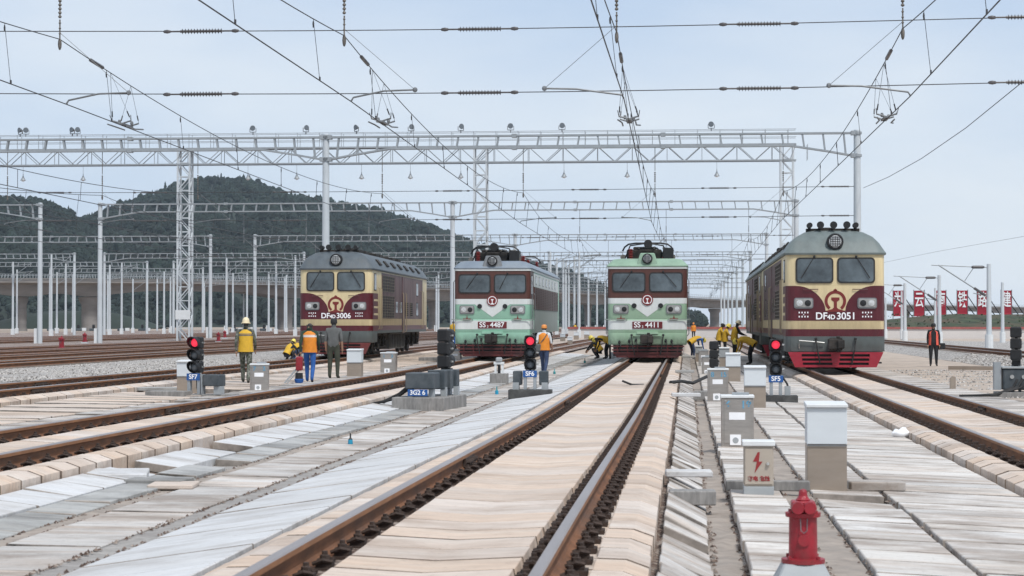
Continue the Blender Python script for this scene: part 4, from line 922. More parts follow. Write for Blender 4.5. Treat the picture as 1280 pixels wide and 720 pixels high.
def diesel(label, loc, rz, number, roofm, red, skirt, front=True):
    h, L, r = 1.56, 20.6, .28
    T = thing('diesel_locomotive', label, 'locomotive', loc, rz, group='locomotives')
    shell(T, 'body', 'df_cream' if front else 'df_side_cream', h, L, r, [(-.03, 1.02), (0, 1.06), (0, 3.66), (-.01, 3.7)])
    shell(T, 'nose_apron', skirt, h - .02, 1.55, r, [(-.03, .58), (0, .62), (0, 1.05)])
    shell(T, 'roof', roofm, h, L, r, [(.06, 3.68), (.07, 3.74), (.02, 3.8), (-.14, 4.05), (-.34, 4.26), (-.62, 4.42), (-1.0, 4.5), (-1.3, 4.52)])
    wrap(T, 'skirt_band', skirt, h, L, r, .6, 1.08, .008, 1.5)
    wrap(T, 'lower_stripe', 'df_maroon', h, L, r, 1.082, 1.31, .008, L * .97)
    wrap(T, 'maroon_band', 'df_maroon', h, L, r, 1.58, 2.69, .008, 1.7)
    # cream tongue that narrows down the middle of the maroon face
    tongue = []
    for k in range(11): t = k / 10; tongue.append((-.31 - .92 * (1 - math.cos(t * math.pi / 2)) ** .9, 1.9 + .79 * math.sin(t * math.pi / 2)))
    poly = tongue + [(-x, z) for x, z in reversed(tongue)]
    panel(T, 'nose_panel', 'df_cream', poly, .014)
    if front:
        windscreen(T, -1.2, -.11, 2.82, 3.54, ((-.66, 3.62), (-.95, 3.15)))
        windscreen(T, .11, 1.2, 2.82, 3.54, ((.66, 3.62), (.95, 3.15)))
    for s in (-1, 1):
        twin_lamp(T, s * 1.0, 2.14, .54, .27, -s)
        b = MB()
        for k in range(4):
            for j in range(2): b.cbox((s * 1.0 - .14 + k * .09, -.012, 1.84 - j * .13), (.038, .012, .05))
        b.cbox((s * 1.0, -.012, 1.775), (.025, .012, .03)); b.build('stencil_marks', 'sign_white', T)
        handrail(T, [(s * .55, -.02, 2.58), (s * .55, -.06, 2.58), (s * 1.0, -.06, 2.57), (s * 1.0, -.02, 2.57)], .014, 'df_side_maroon')
        # cab door, its stripes, side windows, louvres and doors along the flank
        for z in (1.75, 2.05, 2.35): b = MB(); a, c = sorted((s * (h - .01), s * (h + .012))); b.box(a, c, .5, 1.69, z, z + .09); b.build('cab_stripe', 'df_cream', T)
        sidewin(T, s, h, .55, 1.15, 2.85, 3.5)
        for y in (1.85, 2.55): handrail(T, [(s * (h + .0), y, 1.15), (s * (h + .07), y, 1.2), (s * (h + .07), y, 2.9), (s * h, y, 2.95)], .018)
        a, c = sorted((s * (h - .01), s * (h + .008))); b = MB(); b.box(a, c, 2.9, L - 2.2, 1.62, 3.62); b.build('flank_panel', 'df_side_maroon', T)
        a, c = sorted((s * (h - .12), s * (h + .012))); b = MB(); b.box(a, c, 1.6, L - .5, .98, 1.1); b.build('sill_beam', 'df_skirt', T)
        grille(T, s, h, 3.1, 7.0, 2.82, 3.5, 5, vert=5); grille(T, s, h, 3.1, 7.0, 1.65, 2.62, 8, vert=5)
        sidewin(T, s, h, 7.6, 8.4, 1.9, 2.4, 'df_side_maroon'); sidewin(T, s, h, 9.0, 9.8, 1.9, 2.4, 'df_side_maroon')
        grille(T, s, h, 11.2, 12.4, 1.75, 2.4, 7, 'under'); grille(T, s, h, 13.0, 14.2, 1.75, 2.4, 7, 'under')
        sidewin(T, s, h, 15.6, 16.4, 2.8, 3.4); sidewin(T, s, h, 15.6, 16.4, 1.8, 2.4)
        b = MB(); a, c = sorted((s * h, s * (h + .03))); b.box(a, c, 10.0, 10.9, .95, 3.6); b.build('engine_door', 'df_side_maroon', T)
        for y in (9.9, 11.0): handrail(T, [(s * (h + .04), y, 1.0), (s * (h + .1), y, 1.05), (s * (h + .1), y, 2.8), (s * (h + .04), y, 2.85)], .02, 'df_side_cream')
        for y in (17.6, 18.3): handrail(T, [(s * h, y, 1.15), (s * (h + .08), y, 1.2), (s * (h + .08), y, 3.0), (s * h, y, 3.05)], .018)
        b = MB(); n = 7
        for k in range(n):
            y = 2.6 + k * 2.4; p0, p1 = (s * (h - .05), 3.95), (s * (h - .24), 4.18)
            b.rings([[(p0[0], y, p0[1]), (p0[0], y + .75, p0[1]), (p1[0], y + .75, p1[1]), (p1[0], y, p1[1])], [(p0[0] + s * .03, y, p0[1] + .03), (p0[0] + s * .03, y + .75, p0[1] + .03), (p1[0] + s * .03, y + .75, p1[1] + .03), (p1[0] + s * .03, y, p1[1] + .03)]])
        b.build('roof_vents', 'under', T)
        for k in range(4): b = MB(); y = .9; a, c = sorted((s * (h - .25), s * (h - .02))); b.box(a, c, y, y + .5, .2 + k * .0, .25); b.bar((s * (h - .13), y, .2), (s * (h - .13), y, .65), .03); b.bar((s * (h - .13), y + .5, .2), (s * (h - .13), y + .5, .65), .03)
        b.build('cab_step', 'under', T)
    # emblem: open ring over a rail profile
    b = MB(); cz = 2.2; y0, y1 = -.024, -.012
    b.arcband(0, cz, .245, .34, -52, 232, y0, y1); b.prism([(-.06, cz + .32), (.06, cz + .32), (.06, cz + .36), (0, cz + .40), (-.06, cz + .36)], y0, y1)
    b.prism([(-.13, cz + .12), (.13, cz + .12), (.13, cz + .04), (.05, cz - .02), (.05, cz - .2), (.1, cz - .25), (.25, cz - .29), (.25, cz - .34), (-.25, cz - .34), (-.25, cz - .29), (-.1, cz - .25), (-.05, cz - .2), (-.05, cz - .02), (-.13, cz + .04)], y0, y1)
    b.build('emblem', 'emblem_red', T)
    if front:
        lt = thing_part = None
        text('lettering', 'DF', .31, 'sign_white', T, (-.44, -.02, 1.72), bold=.006); text('lettering', '4D', .2, 'sign_white', T, (-.13, -.02, 1.69), bold=.006); text('lettering', number, .31, 'sign_white', T, (.34, -.02, 1.72), bold=.006)
    roof_lamp(T, 4.1, .02, .205)
    for k, x in enumerate((-.75, -.42, 0, .42, .72)):
        b = MB(); b.lathe([(.05, .75), (.05, .45), (.07, .3), (.115, .12), (.12, .08)] if k in (1, 2, 3) else [(.09, .6), (.09, .2)], (x, .55, 4.66), 'y', 12); b.tube([(x, 1.05, 4.4), (x, 1.05, 4.62)], .05, 6); b.build('air_horn', 'black', T, smooth=True)
    b = MB(); b.box(-.85, .85, .95, 1.35, 4.46, 4.56); b.build('horn_mount', 'under', T)
    for y in (3.4, 5.0, 8.5, 9.8, 14.2, 16.5):
        b = MB(); b.box(-.55, .55, y, y + 1.0, 4.5, 4.66); b.lathe([(.3, 4.6), (.3, 4.72)], (0, y + .5, 0), 'z', 12); b.build('roof_hatch', 'under', T, bevel=.02)
    # cowcatcher with three rows of slots on each side
    b = MB(); zt, zb = .58, .10; f = lambda z: 1.5 - .22 * (zt - z) / (zt - zb)
    rows = [.58, .52, .44, .385, .305, .25, .175, .10]
    for k in range(7):
        a, c = rows[k], rows[k + 1]
        segs = [(-f(a), f(a), -f(c), f(c))] if k % 2 == 0 else [(-f(a), -1.08 + .05 * k / 6, -f(c), -1.08 + .05 * k / 6), (-.15 + .01 * k, .15 - .01 * k, -.15 + .01 * k, .15 - .01 * k), (1.08 - .05 * k / 6, f(a), 1.08 - .05 * k / 6, f(c))]
        for x0, x1, u0, u1 in segs: b.prism([(x0, a), (x1, a), (u1, c), (u0, c)], -.1, .02)
    b.build('cowcatcher', red, T); b = MB(); b.box(-1.2, 1.2, .03, .4, .12, .6); b.build('cowcatcher_backing', 'black', T)
    coupler(T, .84, -.02); running_gear(T, h, L, 'tank')
    b = MB(); b.tube([(-1.15, -.03, .7), (-1.15, -.1, .95), (-.35, -.1, .88)], .016, 5); b.build('uncoupling_rod', 'chrome', T)
    return T

def electric(label, loc, rz, prefix, number, green, roofm, capm):
    h, L, r = 1.55, 21.0, .2
    T = thing('electric_locomotive', label, 'locomotive', loc, rz, group='locomotives')
    shell(T, 'body', green, h, L, r, [(-.03, 1.0), (0, 1.04), (0, 1.53), (-.015, 1.57), (0, 1.6), (0, 3.55), (-.01, 3.57)])
    shell(T, 'nose_apron', green, h, 1.7, r, [(-.03, .56), (0, .62), (0, 1.03)])
    shell(T, 'roof', roofm, h, L, r, [(.05, 3.63), (.06, 3.67), (-.06, 3.8), (-.22, 3.93), (-.5, 3.97), (-1.1, 3.99)])
    wrap(T, 'white_band', 'ss_white', h, L, r, 1.16, 1.52, .008, 2.0)
    wrap(T, 'upper_white_band', 'ss_white', h, L, r, 2.18, 2.4, .008, 2.0)
    panel(T, 'white_chevron', 'ss_white', [(-.75, 2.2), (.75, 2.2), (0, 1.66)], .012)
    wrap(T, 'window_band', 'ss_brown', h, L, r, 2.402, 3.55, .008, 2.0)
    wrap(T, 'gutter_trim', 'ss_white', h, L, r, 3.552, 3.64, .03, L * .98)
    windscreen(T, -1.34, -.12, 2.68, 3.36, ((-.62, 3.44), (-.92, 3.02)))
    windscreen(T, .12, 1.34, 2.68, 3.36, ((.62, 3.44), (.4, 3.0)) if green == 'ss_mint' else ((.62, 3.44), (.98, 3.02)))
    for s in (-1, 1):
        twin_lamp(T, s * 1.04, 1.96, .54, .29, -s)
        b = MB(); b.lathe([(.09, -.07), (.1, -.02), (.1, .02)], (s * .52, 0, 2.1), 'y', 14); b.build('marker_lamp', 'black', T, smooth=True)
        handrail(T, [(s * .8, -.01, 1.55), (s * .85, -.06, 1.55), (s * 1.6, -.06, 1.56), (s * 1.68, .1, 1.57)], .018, 'ss_side')
        b = MB(); b.box(s * 1.04 - .16, s * 1.04 + .16, -.05, 0, 1.57, 1.6); b.prism([(s * 1.04 - .03, 1.6), (s * 1.04 + .03, 1.6), (s * 1.04, 1.74)], -.02, 0); b.build('step_bracket', 'emblem_red', T)
        handrail(T, [(s * h, .35, .9), (s * (h + .08), .35, 1.0), (s * (h + .08), .35, 3.1), (s * h, .35, 3.2)], .018, 'dark_steel')
        sidewin(T, s, h, .55, 1.2, 2.6, 3.35)
        a, c = sorted((s * (h - .01), s * (h + .008))); b = MB(); b.box(a, c, 2.4, L - 1.5, 1.02, 1.98); b.build('lower_side_panel', 'ss_side', T)
        a, c = sorted((s * (h - .01), s * (h + .02))); b = MB(); b.box(a, c, 2.1, L - 1.8, 1.99, 2.93); o = b.build('louvre_band', 'ss_brown', T)
        b = MB(); a, c = sorted((s * (h + .02), s * (h + .04)))
        for k in range(12): b.box(a, c, 2.15, L - 1.85, 2.03 + k * .075, 2.055 + k * .075)
        for k in range(13): y = 2.15 + (L - 4.0) * k / 12; b.box(a, c, y - .03, y + .03, 2.0, 2.92)
        b.build('louvre_slats', 'ss_brown', o)
        a, c = sorted((s * (h - .01), s * (h + .008))); b = MB(); b.box(a, c, 1.4, L - .9, 2.95, 3.5); b.build('upper_side_panel', 'ss_white', T)
        for k in range(7): y = 3.0 + k * 2.3; sidewin(T, s, h, y, y + .8, 3.08, 3.38, 'ss_side')
        handrail(T, [(s * h, 1.7, .9), (s * (h + .08), 1.7, 1.0), (s * (h + .08), 1.7, 2.6), (s * h, 1.7, 2.7)], .018, 'dark_steel')
        b = MB(); b.lathe([(.11, -.05), (.09, .05)], (s * .99, 1.2, 4.05), 'y', 10); b.build('roof_whistle', 'fitting', T)
    b = MB(); b.lathe([(.225, -.045), (.225, .01)], (0, 0, 2.33), 'y', 28); o = b.build('emblem', 'emblem_red', T, smooth=True)
    b = MB(); cz = 2.33; b.arcband(0, cz, .155, .182, -52, 232, -.055, -.045, 20); b.prism([(-.05, cz + .06), (.05, cz + .06), (.05, cz + .025), (.015, cz + .01), (.015, cz - .1), (.08, cz - .13), (.08, cz - .155), (-.08, cz - .155), (-.08, cz - .13), (-.015, cz - .1), (-.015, cz + .01), (-.05, cz + .025)], -.055, -.045)
    b.build('emblem_figure', 'sign_white', o)
    pl = panel(T, 'number_plate', 'plate_red', rrect(-.59, .59, 1.2, 1.47, .02), .03)
    text('lettering', 'SS', .29, 'sign_white', pl, (-.4, -.035, 1.335), bold=.004); text('lettering', prefix, .15, 'sign_white', pl, (-.19, -.035, 1.27)); text('lettering', number, .29, 'sign_white', pl, (.2, -.035, 1.335), bold=.004)
    # headlight housing on the roof edge
    b = MB(); b.rings([[(-.44, -.02, 3.66), (.44, -.02, 3.66), (.44, .7, 3.66), (-.44, .7, 3.66)], [(-.28, .08, 4.18), (.28, .08, 4.18), (.28, .7, 4.1), (-.28, .7, 4.1)]]); b.build('headlight_housing', capm, T, bevel=.03)
    roof_lamp(T, 3.95, -.03, .16)
    # roof equipment: boxes, insulators, cables, folded pantograph
    b = MB(); b.box(-.85, .55, 1.2, 3.2, 3.97, 4.36); b.box(-.6, .3, 1.6, 2.8, 4.36, 4.48); b.build('roof_box', 'under', T, bevel=.04)
    b = MB(); b.box(.6, 1.02, 1.0, 2.0, 3.97, 4.42); b.build('switch_box', 'black', T, bevel=.02)
    b = MB(); b.lathe([(.17, .45), (.17, .95), (.1, 1.0)], (0.02, 0, 4.55), 'y', 12); b.build('air_drum', 'black', T, smooth=True)
    for k, (x, y) in enumerate(((-.68, .95), (-.5, 2.2), (.75, 2.9), (-.8, 4.2), (.8, 4.2), (-.8, 6.4), (.8, 6.4), (-.6, 12), (.6, 12), (-.8, 15), (.8, 15), (0.5, 9))):
        prof_ = []
        for j in range(6): z = 3.96 + j * .07; prof_ += [(.05, z), (.1, z + .02), (.1, z + .035), (.05, z + .06)]
        b = MB(); b.lathe(prof_, (x, y, 0), 'z', 10); b.build('roof_insulator', 'emblem_red', T, smooth=True)
    for py in (1.5, 14.5):
        P = MB()
        for x in (-.75, .75): P.bar((x, py, 4.2), (x, py + 2.6, 4.2), .07)
        for y in (py, py + 2.6): P.bar((-.75, y, 4.2), (.75, y, 4.2), .07)
        P.tube([(-.6, py + 2.4, 4.25), (-.35, py, 4.42), (.35, py, 4.42), (.6, py + 2.4, 4.25)], .035, 6); P.tube([(-.3, py, 4.44), (-.2, py + 2.2, 4.55)], .025, 5); P.tube([(.3, py, 4.44), (.2, py + 2.2, 4.55)], .025, 5)
        for yy in (py - .1, py + .15): P.tube([(-1.02, yy, 4.3), (-.94, yy, 4.46), (-.78, yy, 4.58), (-.5, yy, 4.62), (.5, yy, 4.62), (.78, yy, 4.58), (.94, yy, 4.46), (1.02, yy, 4.3)], .032, 6)
        P.build('pantograph', 'black', T)
    for x in (-.35, .25, .6): b = MB(); b.tube([(x, 1.0, 4.4), (x * 1.1, 3.5, 4.52), (x * .8, 8, 4.4), (x, 14, 4.45)], .03, 5); b.build('roof_cable', 'fitting', T)
    b = MB(); b.tube([(-.9, 1.0, 4.0), (-.7, 1.0, 4.5), (0, .9, 4.6), (.6, 1.0, 4.5), (.9, 1.2, 4.0)], .03, 5); b.build('roof_bus_bar', 'black', T)
    # cowcatcher: red bars over a plough
    b = MB()
    for z, wd in ((.5, 1.44), (.36, 1.4), (.24, 1.36)): b.bar((-wd, -.04, z), (wd, -.04, z), .05)
    for x in (-1.2, -.8, -.4, .4, .8, 1.2): b.bar((x, -.03, .56), (x * .96, -.03, .12), .04)
    b.prism([(-1.36, .26), (1.36, .26), (1.2, .06), (-1.2, .06)], -.02, .05); b.build('cowcatcher', 'cow_red', T)
    b = MB(); b.box(-1.35, 1.35, .1, .4, .12, .6); b.build('cowcatcher_backing', 'black', T)
    b = MB(); b.box(-.42, .42, -.1, 0, .98, 1.08); b.box(-.55, .55, -.07, 0, .9, .94); b.build('buffer_step', green, T)
    coupler(T, .78, -.02); running_gear(T, h, L, 'under', True)
    b = MB()
    for x, z in ((-1.1, .66), (-.72, .7), (.72, .72), (.95, .7), (-.45, .74)): b.ball((x, -.04, z), (.05, .05, .08), 6, 4); b.tube([(x, -.05, z + .02), (x + .05, -.1, z - .15), (x, -.08, z - .3)], .02, 5)
    b.build('air_fittings', 'black', T)
    return T
def loco_at(tf, Y): return (tf(Y), Y, G(tf(Y), Y)), -math.atan(tf(Y) - tf(Y - 1)) if False else math.atan(-(tf(Y + .5) - tf(Y - .5)))
p, a = loco_at(t1, 83.5); diesel('cream and maroon diesel locomotive DF4D 3006 with dark grey roof', p, a, '3006', 'df_roof', 'df_red_dull', 'df_skirt')
p, a = loco_at(t2, 81); electric('mint and white electric locomotive 4487 with blue-grey roof', p, a, '3', '4487', 'ss_mint', 'ss_roof', 'dark_steel')
p, a = loco_at(t3, 78.5); electric('mint and white electric locomotive 4411 with light green roof', p, a, '3', '4411', 'ss_mint2', 'ss_roof_green', 'ss_roof_green')
p, a = loco_at(t4, 64); diesel('cream and maroon diesel locomotive DF4D 3051 with greenish roof and bright red cowcatcher', p, a, '3051', 'df_roof_green', 'df_red', 'df_skirt')
p, a = loco_at(t4, 85.6); diesel('second cream and maroon diesel coupled behind the one numbered 3051', p, a, '', 'df_roof_green', 'df_red', 'df_skirt', False)

# ================================================================ LINESIDE EQUIPMENT
def signal(T, z0=0.0, face=1, plate=None, lit=True, x0=0, y0=0):
    """three-lamp dwarf signal: lamp units with hoods stacked on a foot, backs towards +Y when face is 1"""
    f = face; b = MB(); b.box(x0 - .1, x0 + .1, y0 - .06, y0 + .08, z0, z0 + .14); b.build('signal_foot', 'black', T)
    for k in range(3):
        z = z0 + .15 + .265 * (2 - k) + .125
        b = MB(); b.box(x0 - .13, x0 + .13, min(y0, y0 + f * .2), max(y0, y0 + f * .2), z - .13, z + .13); u = b.build('lamp_unit', 'black', T, bevel=.03)
        b = MB(); n = 18
        for a in range(n):
            a0, a1 = 2 * math.pi * a / n, 2 * math.pi * (a + 1) / n
            def rim(t, r, d): return (x0 + r * math.cos(t), y0 - f * d, z + r * math.sin(t))
            def dp(t): return .05 + .14 * max(0, math.sin(t) * .5 + .5)
            b.rings([[rim(a0, .135, 0), rim(a1, .135, 0), rim(a1, .124, 0), rim(a0, .124, 0)], [rim(a0, .135, dp(a0)), rim(a1, .135, dp(a1)), rim(a1, .124, dp(a1)), rim(a0, .124, dp(a0))]])
        b.build('hood', 'black', u)
        b = MB(); b.lathe([(.09, -f * .005), (.077, -f * .03), (.045, -f * .045), (0, -f * .05)], (x0, y0, z), 'y', 18); b.build('lens', 'lamp_red' if (k == 0 and lit) else 'lens_grey', u, smooth=True)
        b = MB(); b.box(x0 + .13, x0 + .19, y0 + f * .08 - .015, y0 + f * .08 + .015, z - .015, z + .02); b.build('latch', 'chrome', u)
def plate(T, s, x, y, z, w_=.32, h_=.15):
    b = MB(); b.box(x - w_ / 2, x + w_ / 2, y, y + .01, z - h_ / 2, z + h_ / 2); o = b.build('name_plate', 'sign_blue', T); text('lettering', s, h_ * .95, 'sign_white', o, (x, y - .004, z), depth=.002, bold=.003)
def plinth(label, px, py, w_, d_, h_, rough=False, rz=0, m='concrete_block'):
    p = onground(px, py); b = MB(); n = max(1, int(d_ / .45)) if rough else 1
    b.box(-w_ / 2, w_ / 2, 0, d_, -.06, h_); o = b.build('concrete_plinth', m, loc=p, bevel=.012); o.rotation_euler = (0, 0, rz); tag(o, label, 'plinth', group='signal plinths'); return p
def two_posts(T, z0, h_, x=.1, m='galv'):
    for s in (-1, 1): b = MB(); b.box(s * x - .035, s * x + .035, -.06, .04, z0, z0 + h_); b.build('support_post', m, T, bevel=.005)

# SF7
p = plinth('flat concrete plinth under the SF7 signal', 262, 496, 1.0, .7, .05)
T = thing('dwarf_signal', 'three-lamp dwarf signal SF7 showing red, left of the yellow-vested walker', 'signal', (p.x - .36, p.y + .12, p.z + .05), R(-14), 'dwarf signals')
two_posts(T, 0, .42, .12); signal(T, .32); plate(T, 'SF7', 0, -.075, .38)
b = MB(); b.box(.22, .6, -.05, .3, .18, .43); b.build('relay_box', 'slate_box', T, bevel=.015)
b = MB(); b.box(.46, .62, .0, .2, 0, .18); b.build('box_foot', 'grey_box', T); b = MB(); b.box(.19, .21, -.08, .1, 0, .44); b.build('side_strip', 'galv', T)
b = MB(); b.tube([(0.02, .1, .33), (.02, .12, .15), (.05, .14, 0)], .04, 6); b.build('cable', 'rubber', T)
# SF6
p = plinth('long low concrete plinth under the SF6 signal', 662, 496, .98, .5, .16, m='dark_plinth')
T = thing('dwarf_signal', 'three-lamp dwarf signal SF6 showing red, beside the orange-vested man with bag', 'signal', (p.x, p.y + .16, p.z + .16), 0, 'dwarf signals')
two_posts(T, 0, .34, .11); signal(T, .3); plate(T, 'SF6', 0, -.075, .36)
for s in (-1, 1):
    b = MB(); b.box(s * .3 - .1, s * .3 + .1, .05, .35, .1, .42); b.build('relay_box', 'slate_box', T, bevel=.015)
    b = MB(); b.box(s * .33 - .07, s * .33 + .07, .0, .25, 0, .16); b.build('box_foot', 'grey_box', T)
# SF5
p = plinth('low concrete plinth under the SF5 signal', 976, 503, .75, .5, .15, m='dark_plinth')
T = thing('dwarf_signal', 'three-lamp dwarf signal SF5 showing red, in front of the right diesel', 'signal', (p.x - .1, p.y + .16, p.z + .15), 0, 'dwarf signals')
two_posts(T, 0, .34, .1); signal(T, .3); plate(T, 'SF5', 0, -.075, .36)
b = MB(); b.box(.2, .32, .0, .2, 0, .2); b.build('box_foot', 'grey_box', T); b = MB(); b.tube([(.15, .1, .4), (.25, .1, .25), (.3, .1, .05)], .025, 6); b.build('cable', 'rubber', T)
# signal with switch box, seen from behind
p = plinth('big weathered concrete plinth under the dark relay boxes', 522, 513, 1.05, 2.1, .25, True, R(-6)); a0 = R(-6)
T = thing('relay_box_row', 'dark slate relay boxes on plinth with blue plate 3G2 6', 'equipment box', p + Vector((.02, .1, .25)), a0)
b = MB(); b.box(-.3, .28, .05, .6, .16, .48); b.build('relay_box', 'slate_box', T, bevel=.02)
for k in range(3): b = MB(); b.box(.0 + k * .06, .36 + k * .05, .68 + k * .32, .93 + k * .32, .14, .52); b.build('relay_box', 'slate_box', T, bevel=.015)
for k in range(4): b = MB(); x = (-.22, .2, .32, .44)[k]; y = (.15, .15, .7, 1.3)[k]; b.box(x - .05, x + .05, y, y + .14, 0, .18); b.build('support_post', 'grey_box', T)
b = MB(); b.tube([(-.3, .3, .2), (-.5, .4, .05), (-1.0, .9, -.15), (-1.6, 1.2, -.2)], .035, 6); b.tube([(-.3, .35, .15), (-.6, .35, -.05), (-1.3, .7, -.2)], .03, 6); b.build('cable', 'rubber', T)
plate(T, '3G2 6', -.04, .02, .09, .4, .13)
T2_ = thing('dwarf_signal', 'black dwarf signal seen from behind on the dark relay boxes', 'signal', p + Vector((.36, 1.75, .4)), R(-20), 'dwarf signals'); signal(T2_, .25, -1, None, False); two_posts(T2_, -.17, .45, .08)
# right edge signal
p = plinth('concrete plinth at the right edge under the blue-grey box', 1276, 497, 1.0, .9, .12)
T = thing('equipment_box', 'blue-grey point machine box with cables at the right edge', 'equipment box', p + Vector((.05, .2, .12)))
b = MB(); b.box(-.42, .5, 0, .5, .05, .55); b.build('housing', 'slate_box', T, bevel=.03); b = MB(); b.box(-.45, .53, -.03, .53, .552, .6); b.build('lid', 'grey_box', T, bevel=.01)
for k, x in enumerate((-.22, .05)): b = MB(); b.lathe([(.05, -.03), (.05, 0)], (x, 0, .36), 'y', 8); b.build('knob', 'chrome', T)
b = MB(); b.box(-.62, -.46, .05, .25, .05, .7); b.build('bracket', 'galv', T)
for k in range(3): b = MB(); b.tube([(-.1 + k * .12, -.02, .3), (-.2 + k * .1, -.08, .12), (-.6, -.2, -.04 - .01 * k), (-1.1 - .2 * k, -.3 - .1 * k, -.07)], .028, 6); b.build('cable', 'rubber', T)
T = thing('dwarf_signal', 'black dwarf signal seen from behind at the right edge', 'signal', p + Vector((-.02, .5, .5)), R(-12), 'dwarf signals'); signal(T, .22, -1, None, False); two_posts(T, -.5, .75, .08)
# signal behind the cabinets
p = onground(893, 474)
T = thing('dwarf_signal', 'black dwarf signal seen from behind between the steel cabinets', 'signal', p, R(-10), 'dwarf signals'); signal(T, .22, -1, None, False); two_posts(T, 0, .3, .08, 'concrete_block')
# dwarf lamp post on a block
p = plinth('small square concrete block under a capped post', 623, 480, .5, .5, .3)
T = thing('marker_post', 'white two-legged marker with grey cap on a concrete block', 'marker', p + Vector((0, .2, .3)))
for s in (-1, 1): b = MB(); b.box(s * .1 - .03, s * .1 + .03, -.04, .04, 0, .3); b.build('leg', 'white_paint', T)
b = MB(); b.box(-.15, .15, -.06, .06, .26, .33); b.build('crossbar', 'white_paint', T); b = MB(); b.box(-.09, .09, -.1, .1, .33, .46); b.build('cap', 'grey_box', T, bevel=.03); b = MB(); b.box(-.04, .04, -.02, .06, 0, .24); b.build('core', 'black', T)

def cabinet(label, px0, px1, py0, py1, style, depth=None, marks=None, lid='white_paint', rz=0):
    p = onground((px0 + px1) / 2, py1); s = pxm(p); w_ = (px1 - px0) / s; h_ = (py1 - py0) / s; d = depth or w_ * .8
    T = thing('cabinet', label, 'cabinet', p, rz, group='lineside cabinets'); hw = w_ / 2
    if style == 'two':
        up = lid if lid != 'white_paint' else 'cab_upper'
        b = MB(); b.box(-hw * .95, hw * .95, .01, d - .01, -.03, h_ * .52); b.build('lower_body', 'cab_brown', T, bevel=.006)
        b = MB(); b.box(-hw * .96, hw * .96, 0, d, h_ * .522, h_ - .05); b.build('upper_body', up, T, bevel=.006)
        b = MB(); b.rings([[(-hw, -.03, h_ - .052), (hw, -.03, h_ - .052), (hw, d + .03, h_ - .052), (-hw, d + .03, h_ - .052)], [(-hw, -.03, h_ - .02), (hw, -.03, h_ - .02), (hw, d + .03, h_), (-hw, d + .03, h_)]]); b.build('lid', 'white_paint', T, bevel=.005)
        b = MB(); b.box(-hw * .95, hw * .95, -.004, .0, h_ * .5, h_ * .515); b.build('seam', 'dark_steel', T)
    elif style == 'steel':
        b = MB(); b.box(-hw * .96, hw * .96, 0, d, -.03, h_ - .05); b.build('body', 'stainless', T, bevel=.01)
        b = MB(); b.box(-hw * .8, hw * .8, -.012, .0, .05, h_ - .08); dd = b.build('door', 'stainless', T, bevel=.004)
        b = MB(); b.box(-hw, hw, -.02, d + .02, h_ - .05, h_ - .012); b.build('lid', 'grey_box' if not marks else 'white_paint', T, bevel=.006); b = MB(); b.box(-hw * .3, hw * .7, d * .3, d * .7, h_ - .011, h_ + .02); b.build('lid_handle', 'galv', T)
        b = MB(); b.box(-hw * .5, hw * .45, -.02, -.012, h_ * .52, h_ * .66); b.build('label_plate', 'sign_white', dd)
        b = MB(); b.box(-hw * .45, hw * .2, -.018, -.012, .03, h_ * .24); st_ = b.build('sticker', 'sign_white', dd); b = MB(); b.lathe([(hw * .18, -.021), (hw * .18, -.018)], (-hw * .12, 0, h_ * .13), 'y', 12); b.build('sticker_emblem', 'grey_box', st_)
        if marks:
            for k, (t, x) in enumerate(marks): text('lettering', t, h_ * .2, 'mark_blue', dd, (x * hw, -.016, h_ * .80), depth=.002, bold=.004)
        for s_ in (-1, 1): b = MB(); b.lathe([(.012, -.03), (.012, 0)], (s_ * hw * .72, 0, h_ * .88), 'y', 8); b.build('bolt', 'chrome', dd)
    elif style == 'bolt':
        b = MB(); b.box(-hw * .92, hw * .92, -.005, d + .005, -.03, h_ * .16); b.build('pedestal', 'grey_box', T, bevel=.006)
        b = MB(); b.box(-hw * .9, hw * .9, 0, d, h_ * .162, h_ - .05); b.build('body', 'beige_steel', T, bevel=.008)
        b = MB(); b.box(-hw * .84, hw * .84, -.012, 0, h_ * .2, h_ * .86); dd = b.build('door', 'beige_steel', T, bevel=.004)
        b = MB(); b.box(-hw, hw, -.03, d + .03, h_ - .052, h_); b.build('lid', 'white_paint', T, bevel=.008)
        b = MB(); b.prism([(.0, .11), (-.045, .02), (-.008, .02), (-.03, -.09), (.045, .02), (.01, .02), (.02, .11)], -.016, -.012); o = b.build('lightning_bolt', 'red_mark', dd); o.location = (-.01, 0, h_ * .58)
        text('lettering', '有电 危险', h_ * .095, 'red_mark', dd, (0, -.014, h_ * .3), depth=.002, bold=.002)
        b = MB(); b.lathe([(.015, -.04), (.02, -.02), (.02, 0)], (hw * .55, 0, h_ * .58), 'y', 10); b.build('lock', 'chrome', dd)
    return T
mat('cab_upper', (.60, .64, .67), .45, vary=.04, scale=2, stretch=(1, 1, 3))
cabinet('tall two-tone cabinet, white above brown, nearest on the right', 1008, 1060, 503, 613, 'two', .36)
cabinet('small beige cabinet with red lightning bolt and danger characters', 928, 969, 551, 619, 'bolt', .22)
cabinet('stainless cabinet with blue painted numbers behind the lightning-bolt cabinet', 901, 943, 493, 559, 'steel', .34, (('6', -.55), ('18', .5)))
cabinet('two-tone cabinet left of the SF5 signal', 930, 958, 457, 510, 'two', .36)
cabinet('stainless cabinet with faded blue marks beside the soil gutter', 884, 911, 460, 502, 'steel', .38, (('8', -.5), ('15', .5)))
cabinet('slim two-tone cabinet behind the black signal on the right walkway', 907, 926, 441, 477, 'two', .4)
cabinet('small grey cabinet touching the black signal from behind', 899, 912, 434, 460, 'two', .45, lid='grey_box')
cabinet('low stainless cabinet left of the black signal', 877, 890, 445, 468, 'steel', .4)
